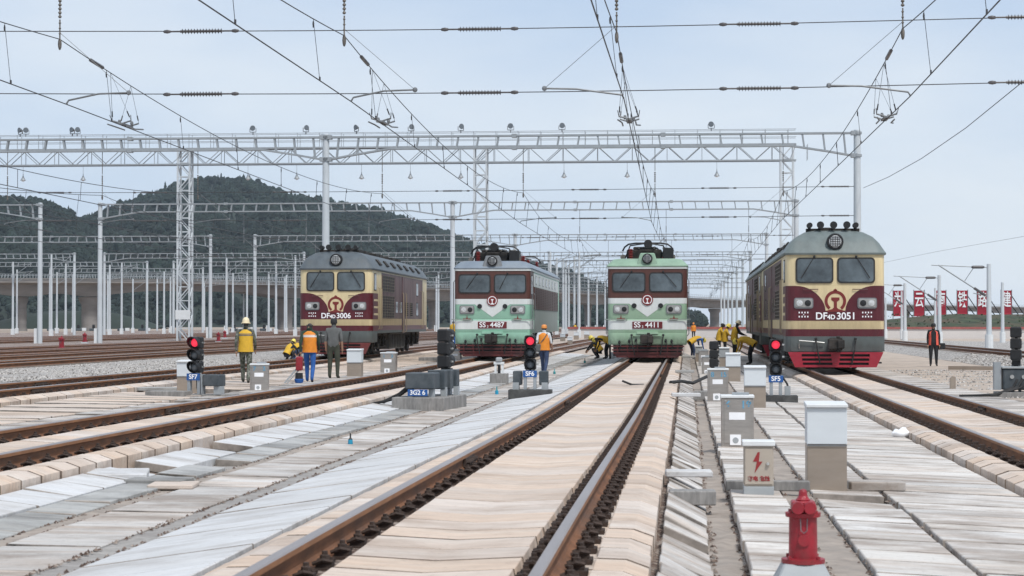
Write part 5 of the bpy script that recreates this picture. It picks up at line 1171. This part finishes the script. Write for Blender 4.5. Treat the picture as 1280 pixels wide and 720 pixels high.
cabinet('low dark-sided cabinet beside the bending worker in blue', 873, 886, 437, 458, 'steel', .45)
cabinet('grey cabinet beside the bending worker with blue trousers', 869, 878, 432, 452, 'two', .4, lid='grey_box')
cabinet('stainless cabinet with blue streaks right of the yellow-vested walker', 312, 336, 454, 489, 'steel', .5, (('7', -.5), ('2', .5)), rz=R(10))
cabinet('two-tone cabinet beside the man in grey', 433, 452, 436, 472, 'two', .4)
cabinet('stainless cabinet right of the grey and brown cabinet', 475, 495, 440, 467, 'steel', .4, (('1', -.5), ('3', .5)))
cabinet('dark cabinet with white label left of the mint locomotive', 562, 576, 437, 453, 'steel', .4)
cabinet('two-tone cabinet hidden behind the SF7 signal', 220, 247, 450, 493, 'two', .4)
for k, (x, y) in enumerate(((703, 426), (712, 430), (720, 424), (733, 423), (745, 421), (757, 421))):
    cabinet(f'{ORD[k]} small far white cabinet from the left between the electric locomotives', x - 3, x + 3.5, y - 9, y, 'two', .4)

# concrete covers and steps lying about
def block(label, px, py, w_, d_, h_, rz, m='concrete_block', name='concrete_block', rx=0, up=0):
    p = onground(px, py); b = MB(); b.box(-w_ / 2, w_ / 2, 0, d_, 0, h_); o = b.build(name, m, loc=p + Vector((0, 0, up)), bevel=.01); o.rotation_euler = (rx, 0, rz); tag(o, label, 'block', group='loose concrete pieces'); return o
block('dark concrete curb under the pale slab left of the lightning-bolt cabinet', 866, 632, .42, .25, .13, R(2))
block('pale slab lying on a curb left of the lightning-bolt cabinet', 862, 612, .46, .3, .06, R(3), 'slab_white', 'loose_slab', up=.12)
block('long low curb joining the two nearest cabinets', 960, 614, .82, .1, .1, 0)
block('flat pale cover slab right of the tall two-tone cabinet', 1098, 614, .55, .35, .09, R(4), 'slab_pale', 'loose_slab')
block('tilted white slab lying against the raised track edge', 145, 600, .62, .5, .06, R(12), 'slab_white', 'loose_slab', R(3))
block('grey slab piece beside the tilted white slab', 190, 606, .6, .45, .05, R(-4), 'slab_grey', 'loose_slab')
block('tan slab piece beside the dirt gutter', 212, 612, .45, .5, .045, R(6), 'plank', 'loose_slab')
block('pale slab over the soil gutter near the stainless cabinets', 858, 505, .6, .45, .07, R(2), 'slab_white', 'loose_slab', up=.15)
block('dark concrete box beside the soil gutter', 876, 500, .32, .4, .2, 0)
block('thin slab bridging the gutter behind the signal cables', 856, 470, .6, .5, .08, 0, 'slab_grey', 'loose_slab', up=.1)
block('slab bridging the gutter near the middle locomotive', 860, 450, .6, .5, .1, 0, 'slab_grey', 'loose_slab', up=.1)
block('dark curb left of the SF7 plinth', 205, 496, .9, .5, .12, R(-10))
block('broad slab step between SF7 and the ballast', 185, 487, 1.4, .6, .08, R(-8), 'slab_grey', 'loose_slab')
block('dark culvert slab in front of the left diesel', 545, 452, 1.6, .8, .18, R(-10))
# hydrants
def hydrant(label, loc, k=1.0, fine=True):
    T = thing('hydrant', label, 'hydrant', loc, group='red hydrants'); T.scale = (k, k, k)
    b = MB(); b.rings([[(-.2, -.2, -.1), (.2, -.2, -.1), (.2, .2, -.1), (-.2, .2, -.1)], [(-.12, -.12, .06), (.12, -.12, .06), (.12, .12, .06), (-.12, .12, .06)]]); b.build('base', 'grey_box', T, bevel=.01)
    b = MB(); b.lathe([(.13, .06), (.13, .085), (.086, .09), (.083, .33), (.104, .335), (.106, .36), (.06, .365)], n=20); b.lathe([(.122, .065), (.13, .07), (.13, .085)], n=8); b.build('barrel', 'red_paint', T, smooth=True)
    b = MB(); b.box(-.07, .07, -.07, .07, .365, .43); b.lathe([(.05, .43), (.03, .45), (.026, .49), (.012, .5)], n=10); b.build('bonnet', 'red_paint', T, bevel=.01)
    for s in (-1, 1):
        b = MB(); b.lathe([(.036, -.13), (.04, -.12), (.036, -.05)], (s * .036, 0, .395), 'y', 10); b.build('outlet', 'red_paint', T, smooth=True)
        for q in (-1, 1): b = MB(); b.lathe([(.012, .085), (.012, .105)], (s * .085, q * .085, 0), 'z', 6); b.lathe([(.01, .35), (.01, .375)], (s * .075, q * .06, 0), 'z', 6); b.build('flange_bolt', 'red_paint', T)
    b = MB(); b.lathe([(.036, -.095), (.036, -.07)], (0, 0, .2), 'y', 14); b.build('drain_cap', 'red_paint', T)
    b = MB(); b.tube([(-.02, -.09, .33), (-.018, -.1, .26), (0, -.1, .245), (.018, -.1, .26), (.02, -.09, .33)], .003, 5); b.build('chain', 'dark_steel', T)
    return T
p = onground(1004, 733); hydrant('red fire hydrant on grey foot at the bottom right', p + Vector((0, 0, .085)), 1.03)
for k, (px, py, nm) in enumerate(((77, 438, 'leftmost red hydrant among the yard tracks'), (106, 429, 'red hydrant right of the first in the left yard'), (273, 428, 'red hydrant left of the walking man in the yellow vest'), (281, 423, 'small far red hydrant left of the walking man'))):
    d = ray(px, py); t = (-.15 - CAM_Z) / d.z; hydrant(nm, Vector((d.x * t, d.y * t, -.15)), 1.7, False)
# small things
def bottle(label, px, py, h_, c1, c2):
    p = onground(px, py); T = thing('bottle', label, 'bottle', p); k = h_
    b = MB(); b.lathe([(.2 * k, 0), (.22 * k, .1 * k), (.2 * k, .45 * k)], n=10); b.build('body', c1, T, smooth=True); b = MB(); b.lathe([(.19 * k, .45 * k), (.07 * k, .62 * k), (.07 * k, .9 * k), (.03 * k, k)], n=10); b.build('neck', c2, T, smooth=True)
mat('bottle_blue', (.02, .30, .48), .3, vary=.1); mat('teal', (.02, .22, .24), .4, vary=.1)
bottle('small blue and black bottle on the left walkway', 438, 556, .16, 'bottle_blue', 'black')
bottle('teal bottle left of the SF6 signal', 621, 493, .2, 'bottle_blue', 'teal'); bottle('teal marker right of the man in orange with bag', 693, 468, .2, 'teal', 'teal'); bottle('dark marker near the crouching pair', 731, 454, .22, 'teal', 'black')
p = onground(1127, 546); b = MB(); b.ball((0, 0, .05), (.15, .09, .075), 14, 8)
for i, v in enumerate(b.v): b.v[i] = (v[0] * (1 + .12 * math.sin(v[2] * 60 + v[1] * 40)), v[1], max(-.01, v[2] * (1 + .25 * math.sin(v[0] * 37 + v[1] * 23))))
tag(b.build('plastic_bag', 'sign_white', loc=p, smooth=True), 'crumpled white plastic bag beside the right track edge', 'bag')
p = onground(1191, 487); b = MB(); b.prism([(-.07, 0), (.08, 0), (.08, .34), (.0, .36), (-.07, .3)], 0, .1); tag(b.build('stake', 'cab_brown', loc=p, bevel=.01), 'short brown post right of the right-hand track', 'post')
p = onground(1240, 463); b = MB(); b.bar(p + Vector((-1.5, .6, .08)), p + Vector((1.2, -.3, .08)), .14); tag(b.build('timber', 'cab_brown'), 'old timber lying on the dirt at right', 'timber')
p = onground(800, 482); b = MB(); b.tube([(p.x - .45, p.y, p.z + .12), (p.x - .2, p.y, p.z + .02), (p.x + .1, p.y, p.z + .02)], .03, 6); tag(b.build('cable', 'rubber'), 'black cable lying across the middle track bed', 'cable')
p = onground(838, 481); q = onground(884, 482); b = MB(); b.tube([p + Vector((0, 0, .06)), p.lerp(q, .3) + Vector((0, 0, .1)), p.lerp(q, .6) + Vector((0, 0, .06)), q + Vector((0, 0, .25))], .045, 7); tag(b.build('cable_hose', 'rubber'), 'thick black hose from the middle track to the cabinet', 'cable')
# far clutter between the poles: low dark switch lamps
for k, (px, py) in enumerate(((64, 413), (98, 412), (117, 411), (152, 412), (178, 411), (293, 414), (330, 413))):
    d = ray(px, py); t = (-.15 - CAM_Z) / d.z
    if d.y * t > 400: t = 400 / d.y
    T = thing('switch_machine', f'{ORD[k]} small dark switch machine from the left in the far yard', 'equipment box', (d.x * t, d.y * t, -.16), 0, 'switch machines in the yard')
    b = MB(); b.box(-.8, .8, -.4, .4, 0, .5); b.build('housing', 'slate_box', T, bevel=.05); b = MB(); b.box(-.25, .25, -.2, .2, .5, 1.3); b.build('lamp_head', 'black', T, bevel=.08); b = MB(); b.box(.8, 1.6, -.2, .2, 0, .6); b.build('side_box', 'white_paint', T)

# ================================================================ PEOPLE
mat('skin', (.36, .21, .14), .55, vary=.08); mat('hair', (.015, .013, .012), .5, vary=.2)
mat('vest_yellow', (.62, .37, .025), .7, vary=.1, scale=8); mat('vest_orange', (.68, .23, .018), .7, vary=.1, scale=8); mat('vest_coral', (.75, .12, .08), .7, vary=.1)
mat('hat_cream', (.72, .62, .42), .5, vary=.05); mat('hat_yellow', (.75, .62, .12), .4, vary=.05); mat('hat_orange', (.65, .25, .06), .5, vary=.05); mat('cap_black', (.02, .02, .022), .8, vary=.2)
mat('grey_shirt', (.11, .115, .115), .85, vary=.15, scale=6); mat('olive', (.045, .05, .035), .85, vary=.2, scale=6); mat('blue_cloth', (.02, .10, .34), .8, vary=.15, scale=8); mat('jeans', (.03, .05, .11), .8, vary=.2, scale=8); mat('dark_cloth', (.015, .016, .02), .85, vary=.25); mat('dark_green', (.02, .045, .03), .85, vary=.2); mat('white_cloth', (.6, .62, .64), .8, vary=.08); mat('shoe', (.03, .025, .022), .7, vary=.2); mat('reflective', (.75, .77, .76), .35, vary=.05)
m = mat('camouflage', (.06, .07, .05), .9, vary=.6, scale=16, dirt=(.26, .27, .24), dirt_amt=1, dscale=14, detail=1)
def joints(pose):
    J = dict(pel=(0, 0, .94), spi=(0, .0, 1.12), che=(0, .0, 1.32), nec=(0, .0, 1.47), hea=(0, .02, 1.57), top=(0, .025, 1.68),
             hl=(-.095, 0, .88), hr=(.095, 0, .88), kl=(-.11, .02, .48), kr=(.11, .02, .48), al=(-.115, -.01, .09), ar=(.115, -.01, .09), tl=(-.13, .15, .04), tr=(.13, .15, .04),
             sl=(-.185, 0, 1.40), sr=(.185, 0, 1.40), el=(-.235, -.02, 1.12), er=(.235, -.02, 1.12), wl=(-.235, .06, .88), wr=(.235, .06, .88), fl=(-.23, .09, .79), fr=(.23, .09, .79))
    if pose == 'walk': J.update(kl=(-.1, .17, .5), al=(-.1, .2, .1), tl=(-.11, .36, .07), kr=(.1, -.03, .47), ar=(.1, -.24, .13), tr=(.1, -.13, .03), el=(-.24, -.12, 1.14), wl=(-.24, -.1, .9), fl=(-.24, -.07, .8), er=(.24, .06, 1.13), wr=(.23, .2, .94), fr=(.22, .26, .86))
    if pose == 'bend': J.update(spi=(0, .13, 1.04), che=(0, .34, 1.08), nec=(0, .48, 1.04), hea=(0, .58, 1.0), top=(0, .68, .96), sl=(-.185, .42, 1.04), sr=(.185, .42, 1.04), el=(-.2, .46, .76), er=(.2, .46, .76), wl=(-.14, .56, .52), wr=(.14, .56, .52), fl=(-.1, .6, .43), fr=(.1, .6, .43), pel=(0, -.1, .9), hl=(-.095, -.1, .85), hr=(.095, -.1, .85))
    if pose == 'crouch': J.update(pel=(0, -.12, .38), spi=(0, .0, .54), che=(0, .13, .72), nec=(0, .23, .84), hea=(0, .31, .91), top=(0, .37, 1.0), hl=(-.12, -.1, .34), hr=(.12, -.1, .34), kl=(-.17, .27, .5), kr=(.17, .27, .5), al=(-.14, .0, .09), ar=(.14, .0, .09), tl=(-.16, .16, .04), tr=(.16, .16, .04), sl=(-.185, .17, .78), sr=(.185, .17, .78), el=(-.24, .36, .6), er=(.24, .36, .6), wl=(-.12, .52, .42), wr=(.12, .52, .42), fl=(-.08, .57, .34), fr=(.08, .57, .34))
    if pose == 'kneel': J.update(pel=(0, -.18, .42), spi=(0, .0, .52), che=(0, .2, .56), nec=(0, .33, .55), hea=(0, .42, .53), top=(0, .52, .52), hl=(-.12, -.16, .38), hr=(.12, -.16, .38), kl=(-.16, .12, .12), kr=(.16, .14, .42), al=(-.14, -.28, .08), ar=(.15, .06, .09), tl=(-.14, -.4, .05), tr=(.16, .22, .04), sl=(-.185, .27, .54), sr=(.185, .27, .54), el=(-.23, .36, .34), er=(.23, .36, .34), wl=(-.14, .5, .16), wr=(.14, .5, .16), fl=(-.1, .55, .1), fr=(.1, .55, .1))
    if pose == 'reach': J.update(el=(-.22, .2, 1.2), wl=(-.15, .4, 1.1), fl=(-.12, .48, 1.08), er=(.22, .2, 1.2), wr=(.15, .4, 1.1), fr=(.12, .48, 1.08), che=(0, .06, 1.31), nec=(0, .1, 1.45), hea=(0, .15, 1.54), top=(0, .2, 1.64), sl=(-.185, .08, 1.39), sr=(.185, .08, 1.39))
    return {k: Vector(v) for k, v in J.items()}
EDG = [('pel', 'spi'), ('spi', 'che'), ('che', 'nec'), ('nec', 'hea'), ('hea', 'top'), ('pel', 'hl'), ('pel', 'hr'), ('hl', 'kl'), ('hr', 'kr'), ('kl', 'al'), ('kr', 'ar'), ('al', 'tl'), ('ar', 'tr'), ('che', 'sl'), ('che', 'sr'), ('sl', 'el'), ('sr', 'er'), ('el', 'wl'), ('er', 'wr'), ('wl', 'fl'), ('wr', 'fr')]
RAD = dict(pel=(.15, .115), spi=(.14, .105), che=(.165, .115), nec=(.058, .058), hea=(.078, .09), top=(.065, .075), hl=(.085, .09), hr=(.085, .09), kl=(.058, .062), kr=(.058, .062), al=(.045, .05), ar=(.045, .05), tl=(.04, .032), tr=(.04, .032), sl=(.062, .065), sr=(.062, .065), el=(.045, .045), er=(.045, .045), wl=(.03, .034), wr=(.03, .034), fl=(.026, .036), fr=(.026, .036))
BODY = {}
def seg_dist(p, a, b):
    d = b - a; t = max(0, min(1, (p - a).dot(d) / d.length_squared)); return (p - (a + d * t)).length
def body_mesh(pose, fat=1.0):
    key = (pose, fat)
    if key in BODY: return BODY[key]
    J = joints(pose); names = list(J); me = bpy.data.meshes.new('skeleton'); me.from_pydata([J[n] for n in names], [(names.index(a), names.index(b)) for a, b in EDG], [])
    o = bpy.data.objects.new('skeleton', me); COL.objects.link(o); md = o.modifiers.new('skin', 'SKIN'); md.use_smooth_shade = True
    for i, n in enumerate(names):
        v = me.skin_vertices[0].data[i]; r = RAD[n]; k = fat if n in ('pel', 'spi', 'che', 'hl', 'hr', 'kl', 'kr', 'sl', 'sr') else 1; v.radius = (r[0] * k, r[1] * k); v.use_root = n == 'pel'
    su = o.modifiers.new('sub', 'SUBSURF'); su.levels = 2; su.render_levels = 2
    dg = bpy.context.evaluated_depsgraph_get(); dg.update(); ev = o.evaluated_get(dg); out_ = bpy.data.meshes.new_from_object(ev); bpy.data.objects.remove(o)
    b = MB(); b.add([v.co[:] for v in out_.vertices], [tuple(p.vertices) for p in out_.polygons])
    for s, f, wn in ((-1, 'fl', 'wl'), (1, 'fr', 'wr')):       # five fingers of unequal length, slightly curled, the thumb from the side
        d = (J[f] - J[wn]).normalized(); side = Vector((0, 1, 0)) if abs(d.y) < .7 else Vector((1, 0, 0)); side = (side - d * side.dot(d)).normalized(); curl = d.cross(side) * (s)
        for i, ln in enumerate((.07, .08, .075, .06)):
            a = J[f] + side * (.025 - .017 * i); b.tube([a, a + d * ln * .6, a + d * ln - curl * -.015 * s], [.009, .0085, .006], 5)
        a = J[wn].lerp(J[f], .45) + side * .025; b.tube([a, a + side * .025 + d * .035, a + side * .03 + d * .065], [.01, .01, .007], 5)
    fw = (J['top'] - J['hea']).normalized(); hd = J['hea'].lerp(J['top'], .35); fr_ = Vector((0, 1, 0)); fr_ = (fr_ - fw * fr_.dot(fw)).normalized()
    if fr_.length < .1: fr_ = Vector((0, 0, -1))
    if pose in ('bend', 'kneel'): fr_ = Vector((0, .3, -.95)); fr_ = (fr_ - fw * fr_.dot(fw)).normalized()
    b.ball(hd + fr_ * .09, (.014, .02, .02), 6, 4)
    rt = fw.cross(fr_)
    for s in (-1, 1): b.ball(hd + rt * s * .082, (.014, .02, .03), 6, 4); b.ball(hd + fr_ * .078 + rt * s * .03 + fw * .02, (.012, .008, .008), 6, 4)
    bpy.data.meshes.remove(out_); BODY[key] = (b, J); return BODY[key]
def person(label, p, rz, pose, top, legs, vest=None, hat=None, hatkind='helmet', sleeves='long', bag=None, scale=1.0, stripe=None, fat=1.16, group='people in the yard', open_vest=False):
    b, J = body_mesh(pose, fat); T = thing('person', label, 'person', p, rz, group); T.scale = (scale,) * 3
    mats = ['skin', top, legs, 'shoe', 'hair']; mi = []
    V = [Vector(v) for v in b.v]
    zone = {('pel', 'spi'): 1, ('spi', 'che'): 1, ('che', 'nec'): 1, ('nec', 'hea'): 0, ('hea', 'top'): 0, ('pel', 'hl'): 2, ('pel', 'hr'): 2, ('hl', 'kl'): 2, ('hr', 'kr'): 2, ('kl', 'al'): 2, ('kr', 'ar'): 2, ('al', 'tl'): 3, ('ar', 'tr'): 3, ('che', 'sl'): 1, ('che', 'sr'): 1, ('sl', 'el'): 1, ('sr', 'er'): 1, ('el', 'wl'): 1, ('er', 'wr'): 1, ('wl', 'fl'): 0, ('wr', 'fr'): 0}
    if sleeves == 'short':
        zone[('el', 'wl')] = 0; zone[('er', 'wr')] = 0
    for f in b.f:
        c = sum((V[i] for i in f), Vector()) / len(f); e = min(EDG, key=lambda e: seg_dist(c, J[e[0]], J[e[1]]) - .35 * (RAD[e[0]][0] + RAD[e[1]][0])); z = zone[e]
        if e == ('pel', 'spi') and (c - J['pel']).dot(J['spi'] - J['pel']) < .0: z = 2
        if e == ('hea', 'top'):
            u = (J['top'] - J['hea']).normalized(); fr_ = Vector((0, 1, 0)) if pose not in ('bend', 'kneel') else Vector((0, .3, -.95)); q = c - J['hea']
            if q.dot(u) > .085 or (q.dot(fr_) < .02 and q.dot(u) > -.02): z = 4
        mi.append(z)
    me = bpy.data.meshes.new('body'); me.from_pydata(b.v, [], b.f)
    for m_ in mats: me.materials.append(MATS[m_])
    me.polygons.foreach_set('material_index', mi); me.polygons.foreach_set('use_smooth', [True] * len(me.polygons)); put('body', me, T)
    ax = [J['pel'], J['spi'], J['che'], J['nec']]
    if vest:
        n = 18; rs = []; U = Vector((1, 0, 0))
        stops = [(ax[0] - (ax[1] - ax[0]) * .45, .215, .165), (ax[0], .205, .16), (ax[1], .19, .15), (ax[1].lerp(ax[2], .6), .2, .15), (ax[2] + (ax[3] - ax[2]) * .35, .21, .13), (ax[2] + (ax[3] - ax[2]) * .68, .15, .1), (ax[2] + (ax[3] - ax[2]) * .9, .085, .085)]
        if pose in ('crouch', 'kneel'): stops = stops[1:]
        for i, (c, rx, ry) in enumerate(stops):
            d = (stops[min(i + 1, len(stops) - 1)][0] - stops[max(i - 1, 0)][0]).normalized(); w_ = d.cross(U).normalized()
            rs.append([c + U * rx * math.cos(k * 2 * math.pi / n) + w_ * ry * math.sin(k * 2 * math.pi / n) * (1 + .06 * math.sin(k * 5 + i)) for k in range(n)])
        vb = MB(); vb.rings(rs, cap=False)
        if open_vest:   # left open down the front
            keep = [f for f in vb.f if not any(math.sin((i % n) * 2 * math.pi / n) > .88 for i in f)]; vb.f = keep; vb.m = [0] * len(keep)
        vo = vb.build('vest', vest, T, smooth=True, recalc=False)
        if stripe:
            i0 = 3; k = 1.02; sb = MB()
            for t0, t1_ in (((.35), (.55)), ((.65), (.8))):
                r0 = [rs[i0][q].lerp(rs[i0 + 1][q], t0) for q in range(n)]; r1 = [rs[i0][q].lerp(rs[i0 + 1][q], t1_) for q in range(n)]; c0 = sum(r0, Vector()) / n; sb.rings([[c0 + (q - c0) * 1.03 for q in r0], [c0 + (q - c0) * 1.03 for q in r1]], cap=False)
            sb.build('reflective_stripe', stripe, vo, smooth=True, recalc=False)
    if hat:
        u = (J['top'] - J['hea']).normalized(); c = J['hea'].lerp(J['top'], .62); hb = MB(); fr_ = Vector((0, 1, 0)) if pose not in ('bend', 'kneel') else Vector((0, .3, -.95)); fr_ = (fr_ - u * fr_.dot(u)).normalized(); rt = u.cross(fr_); n = 16; rs = []
        prof_ = [(1.42, -.02), (1.4, -.008), (1.08, .0), (1.04, .05), (.9, .10), (.55, .135), (.1, .148)] if hatkind == 'helmet' else [(1.03, -.03), (1.05, .0), (1.03, .05), (.85, .085), (.5, .1), (.1, .105)]
        for r_, h_ in prof_: rs.append([c + (rt * math.cos(k * 6.2832 / n) * .092 + fr_ * math.sin(k * 6.2832 / n) * .112) * r_ + u * h_ for k in range(n)])
        hb.rings(rs)
        if hatkind == 'cap': hb.rings([[c + fr_ * y + rt * x + u * z for x, y in ((-.07, .09), (.07, .09), (.05, .19), (-.05, .19))] for z in (.0, .012)])
        hb.build(hatkind, hat, T, smooth=True)
    if bag:
        bx, bz, bm_ = bag; g_ = MB(); g_.box(bx - .17, bx + .17, -.16, -.02, bz - .13, bz + .12); g_.build('shoulder_bag', bm_, T, bevel=.03)
        g_ = MB(); g_.tube([(bx + .12, -.1, bz + .12), (.05, -.17, 1.25), (.14, -.1, 1.42), (.12, .02, 1.46)], .018, 5); g_.build('bag_strap', bm_, T)
    return T
def feet(px, py): return onground(px, py)
person('walker in yellow vest, cream helmet and camouflage trousers, seen from behind', feet(307, 480), R(4), 'walk', 'camouflage', 'camouflage', 'vest_yellow', 'hat_cream', scale=1.0, stripe='fitting')
person('person in orange vest and blue trousers, carrying a red bag', feet(387, 479), R(2), 'walk', 'dark_green', 'blue_cloth', 'vest_orange', None, stripe='reflective', scale=.98, fat=1.12)
person('person in grey shirt and dark olive trousers, seen from behind', feet(417, 474), R(-4), 'stand', 'grey_shirt', 'olive', None, 'cap_black', 'cap', 'short', fat=1.2, scale=1.03)
person('person in orange vest and orange cap with a dark shoulder bag', feet(680, 469), R(-12), 'walk', 'white_cloth', 'jeans', 'vest_orange', 'hat_orange', 'cap', 'short', bag=(-.24, .95, 'grey_shirt'), scale=.98)
person('person in black with open coral vest, facing the camera', feet(1167, 458), R(176), 'stand', 'dark_cloth', 'dark_cloth', 'vest_coral', 'cap_black', 'cap', open_vest=True, fat=1.25, bag=(-.3, .82, 'dark_cloth'))
person('crouching person in yellow vest and helmet left of the orange vest', feet(360, 453), R(-35), 'crouch', 'dark_cloth', 'dark_cloth', 'vest_yellow', 'hat_yellow', scale=.84)
person('stooping person in yellow vest and helmet half hidden by the orange vest', feet(372, 452), R(40), 'kneel', 'dark_cloth', 'jeans', 'vest_yellow', 'hat_yellow', scale=1.1)
person('bending person in yellow vest at the left of the crouching pair', feet(748, 449), R(75), 'crouch', 'dark_cloth', 'dark_cloth', 'vest_yellow', 'hat_yellow', scale=1.05)
person('bending person in yellow vest in front of the middle locomotive corner', feet(758, 449), R(70), 'bend', 'dark_cloth', 'dark_cloth', 'vest_yellow', 'hat_yellow', scale=.95)
person('bending person with blue trousers beside the right-hand cabinets', feet(866, 449), R(-60), 'bend', 'blue_cloth', 'jeans', 'vest_yellow', 'hat_yellow', scale=.95)
person('standing person in yellow vest at the left of the group of three', feet(899, 447), R(-90), 'reach', 'vest_yellow', 'dark_cloth', 'vest_yellow', 'cap_black', 'cap', 'short', scale=1.0)
person('person in yellow vest and pale helmet in the middle of the group of three', feet(906, 449), R(-90), 'reach', 'vest_yellow', 'dark_cloth', 'vest_yellow', 'hat_yellow', 'helmet', 'short', scale=.98)
person('person in yellow vest and white helmet at the right of the group of three', feet(918, 450), R(-75), 'reach', 'dark_cloth', 'dark_cloth', 'vest_yellow', 'hat_cream', 'helmet', scale=1.08)
person('person in yellow bending low with dark trousers beside the right diesel', feet(938, 456), R(70), 'bend', 'vest_yellow', 'dark_cloth', 'vest_yellow', 'hat_yellow', 'helmet', scale=1.0)
person('small person in yellow top and blue trousers beside the mint locomotive', feet(566.5, 434), R(-30), 'stand', 'vest_yellow', 'blue_cloth', None, None)
person('small distant person in orange behind the middle locomotive', feet(867, 424), R(170), 'stand', 'vest_orange', 'dark_cloth', 'vest_orange', 'hat_orange')
person('small distant person in yellow vest between the pole rows', feet(719, 421), R(170), 'stand', 'dark_cloth', 'dark_cloth', 'vest_yellow', None)
person('crouching person in dark clothes beside the dark cabinet', feet(558, 447), R(-40), 'crouch', 'dark_cloth', 'dark_cloth', None, 'cap_black', 'cap')
# what the orange-vested person carries
p = feet(374, 480); T = thing('tool_bag', 'red bag with a blue bucket held beside the orange vest', 'bag', p + Vector((0, -.02, 0)))
b = MB(); b.box(-.08, .09, -.1, .12, .36, .74); b.build('bag', 'red_paint', T, bevel=.03)
b = MB(); b.lathe([(.1, .02), (.13, .12), (.12, .14)], n=12); b.build('bucket', 'blue_cloth', T); b = MB(); b.lathe([(.11, .14), (.1, .3)], n=12); b.build('bucket_rim', 'black', T)
b = MB(); b.bar((-.4, -.1, .0), (-.06, 0, .42), .04); b.bar((-.33, -.1, .0), (.0, 0, .38), .03); b.build('frame', 'galv', T)
# crates and heaps near the crouching pair
for k, (px, py, m_) in enumerate(((766, 448, 'white_paint'), (771, 447, 'dust'))):
    p = onground(px, py); T = b = MB(); b.box(-.16, .16, 0, .3, 0, .3); tag(b.build('bucket_box', m_, loc=p, bevel=.03), ('white' if k == 0 else 'tan') + ' box beside the bending worker at the middle locomotive', 'box')
p = onground(760, 449); b = MB(); b.tube([p + Vector((.1, -.1, 0)), p + Vector((.1, -.1, 1.35))], .05, 7); b.lathe([(.12, 1.35), (.17, 1.5), (.17, 1.75), (.1, 1.85)], p + Vector((.1, -.1, 0)), 'z', 10); tag(b.build('marker_post', 'black', smooth=True), 'black post with thick head at the middle locomotive corner', 'post')

# ================================================================ AIR
b = MB(); b.box(-3500, 3500, -80, 4300, -1.5, 190); hz = b.build('haze', 'sign_white'); tag(hz, 'thin pale haze over the yard and hills', 'haze', kind='stuff')
hm = bpy.data.materials.new('haze'); hm.use_nodes = True; hm.node_tree.nodes.clear(); n = hm.node_tree.nodes
ho = n.new('ShaderNodeOutputMaterial'); pv = n.new('ShaderNodeVolumePrincipled'); pv.inputs['Color'].default_value = (.68, .84, 1.0, 1); pv.inputs['Density'].default_value = .00006
hm.node_tree.links.new(pv.outputs[0], ho.inputs['Volume']); hz.data.materials.clear(); hz.data.materials.append(hm)

SETTING_LABELS = {'gutter': 'narrow dirt gutter', 'track_drain': 'dark gravel drain', 'cable_trench_cover': 'brown cable trench strip', 'paving_bed': 'dark bed under the paving', 'dusty_ground': 'dusty trodden ground', 'far_ground': 'dusty ground behind the locomotives', 'ballast_bank': 'sloping grey ballast bank', 'ballast_bed': 'grey ballast bed', 'ballast_shoulder': 'pale ballast shoulder', 'yard_ballast': 'ballast of the yard'}
for o in list(SC.objects):
    if o.parent is None and o.get('kind') == 'structure' and not o.get('label'):
        vs = o.data.vertices; x = sum(v.co.x for v in vs) / max(1, len(vs))
        o['label'] = SETTING_LABELS.get(o.name.split('.')[0], o.name.split('.')[0].replace('_', ' ') + ' of the yard') + (' on the far left' if x < -15 else ' between the left tracks' if x < -8 else ' left of the middle track' if x < -1.5 else ' right of the middle track' if x < 4 else ' beyond the right-hand track')
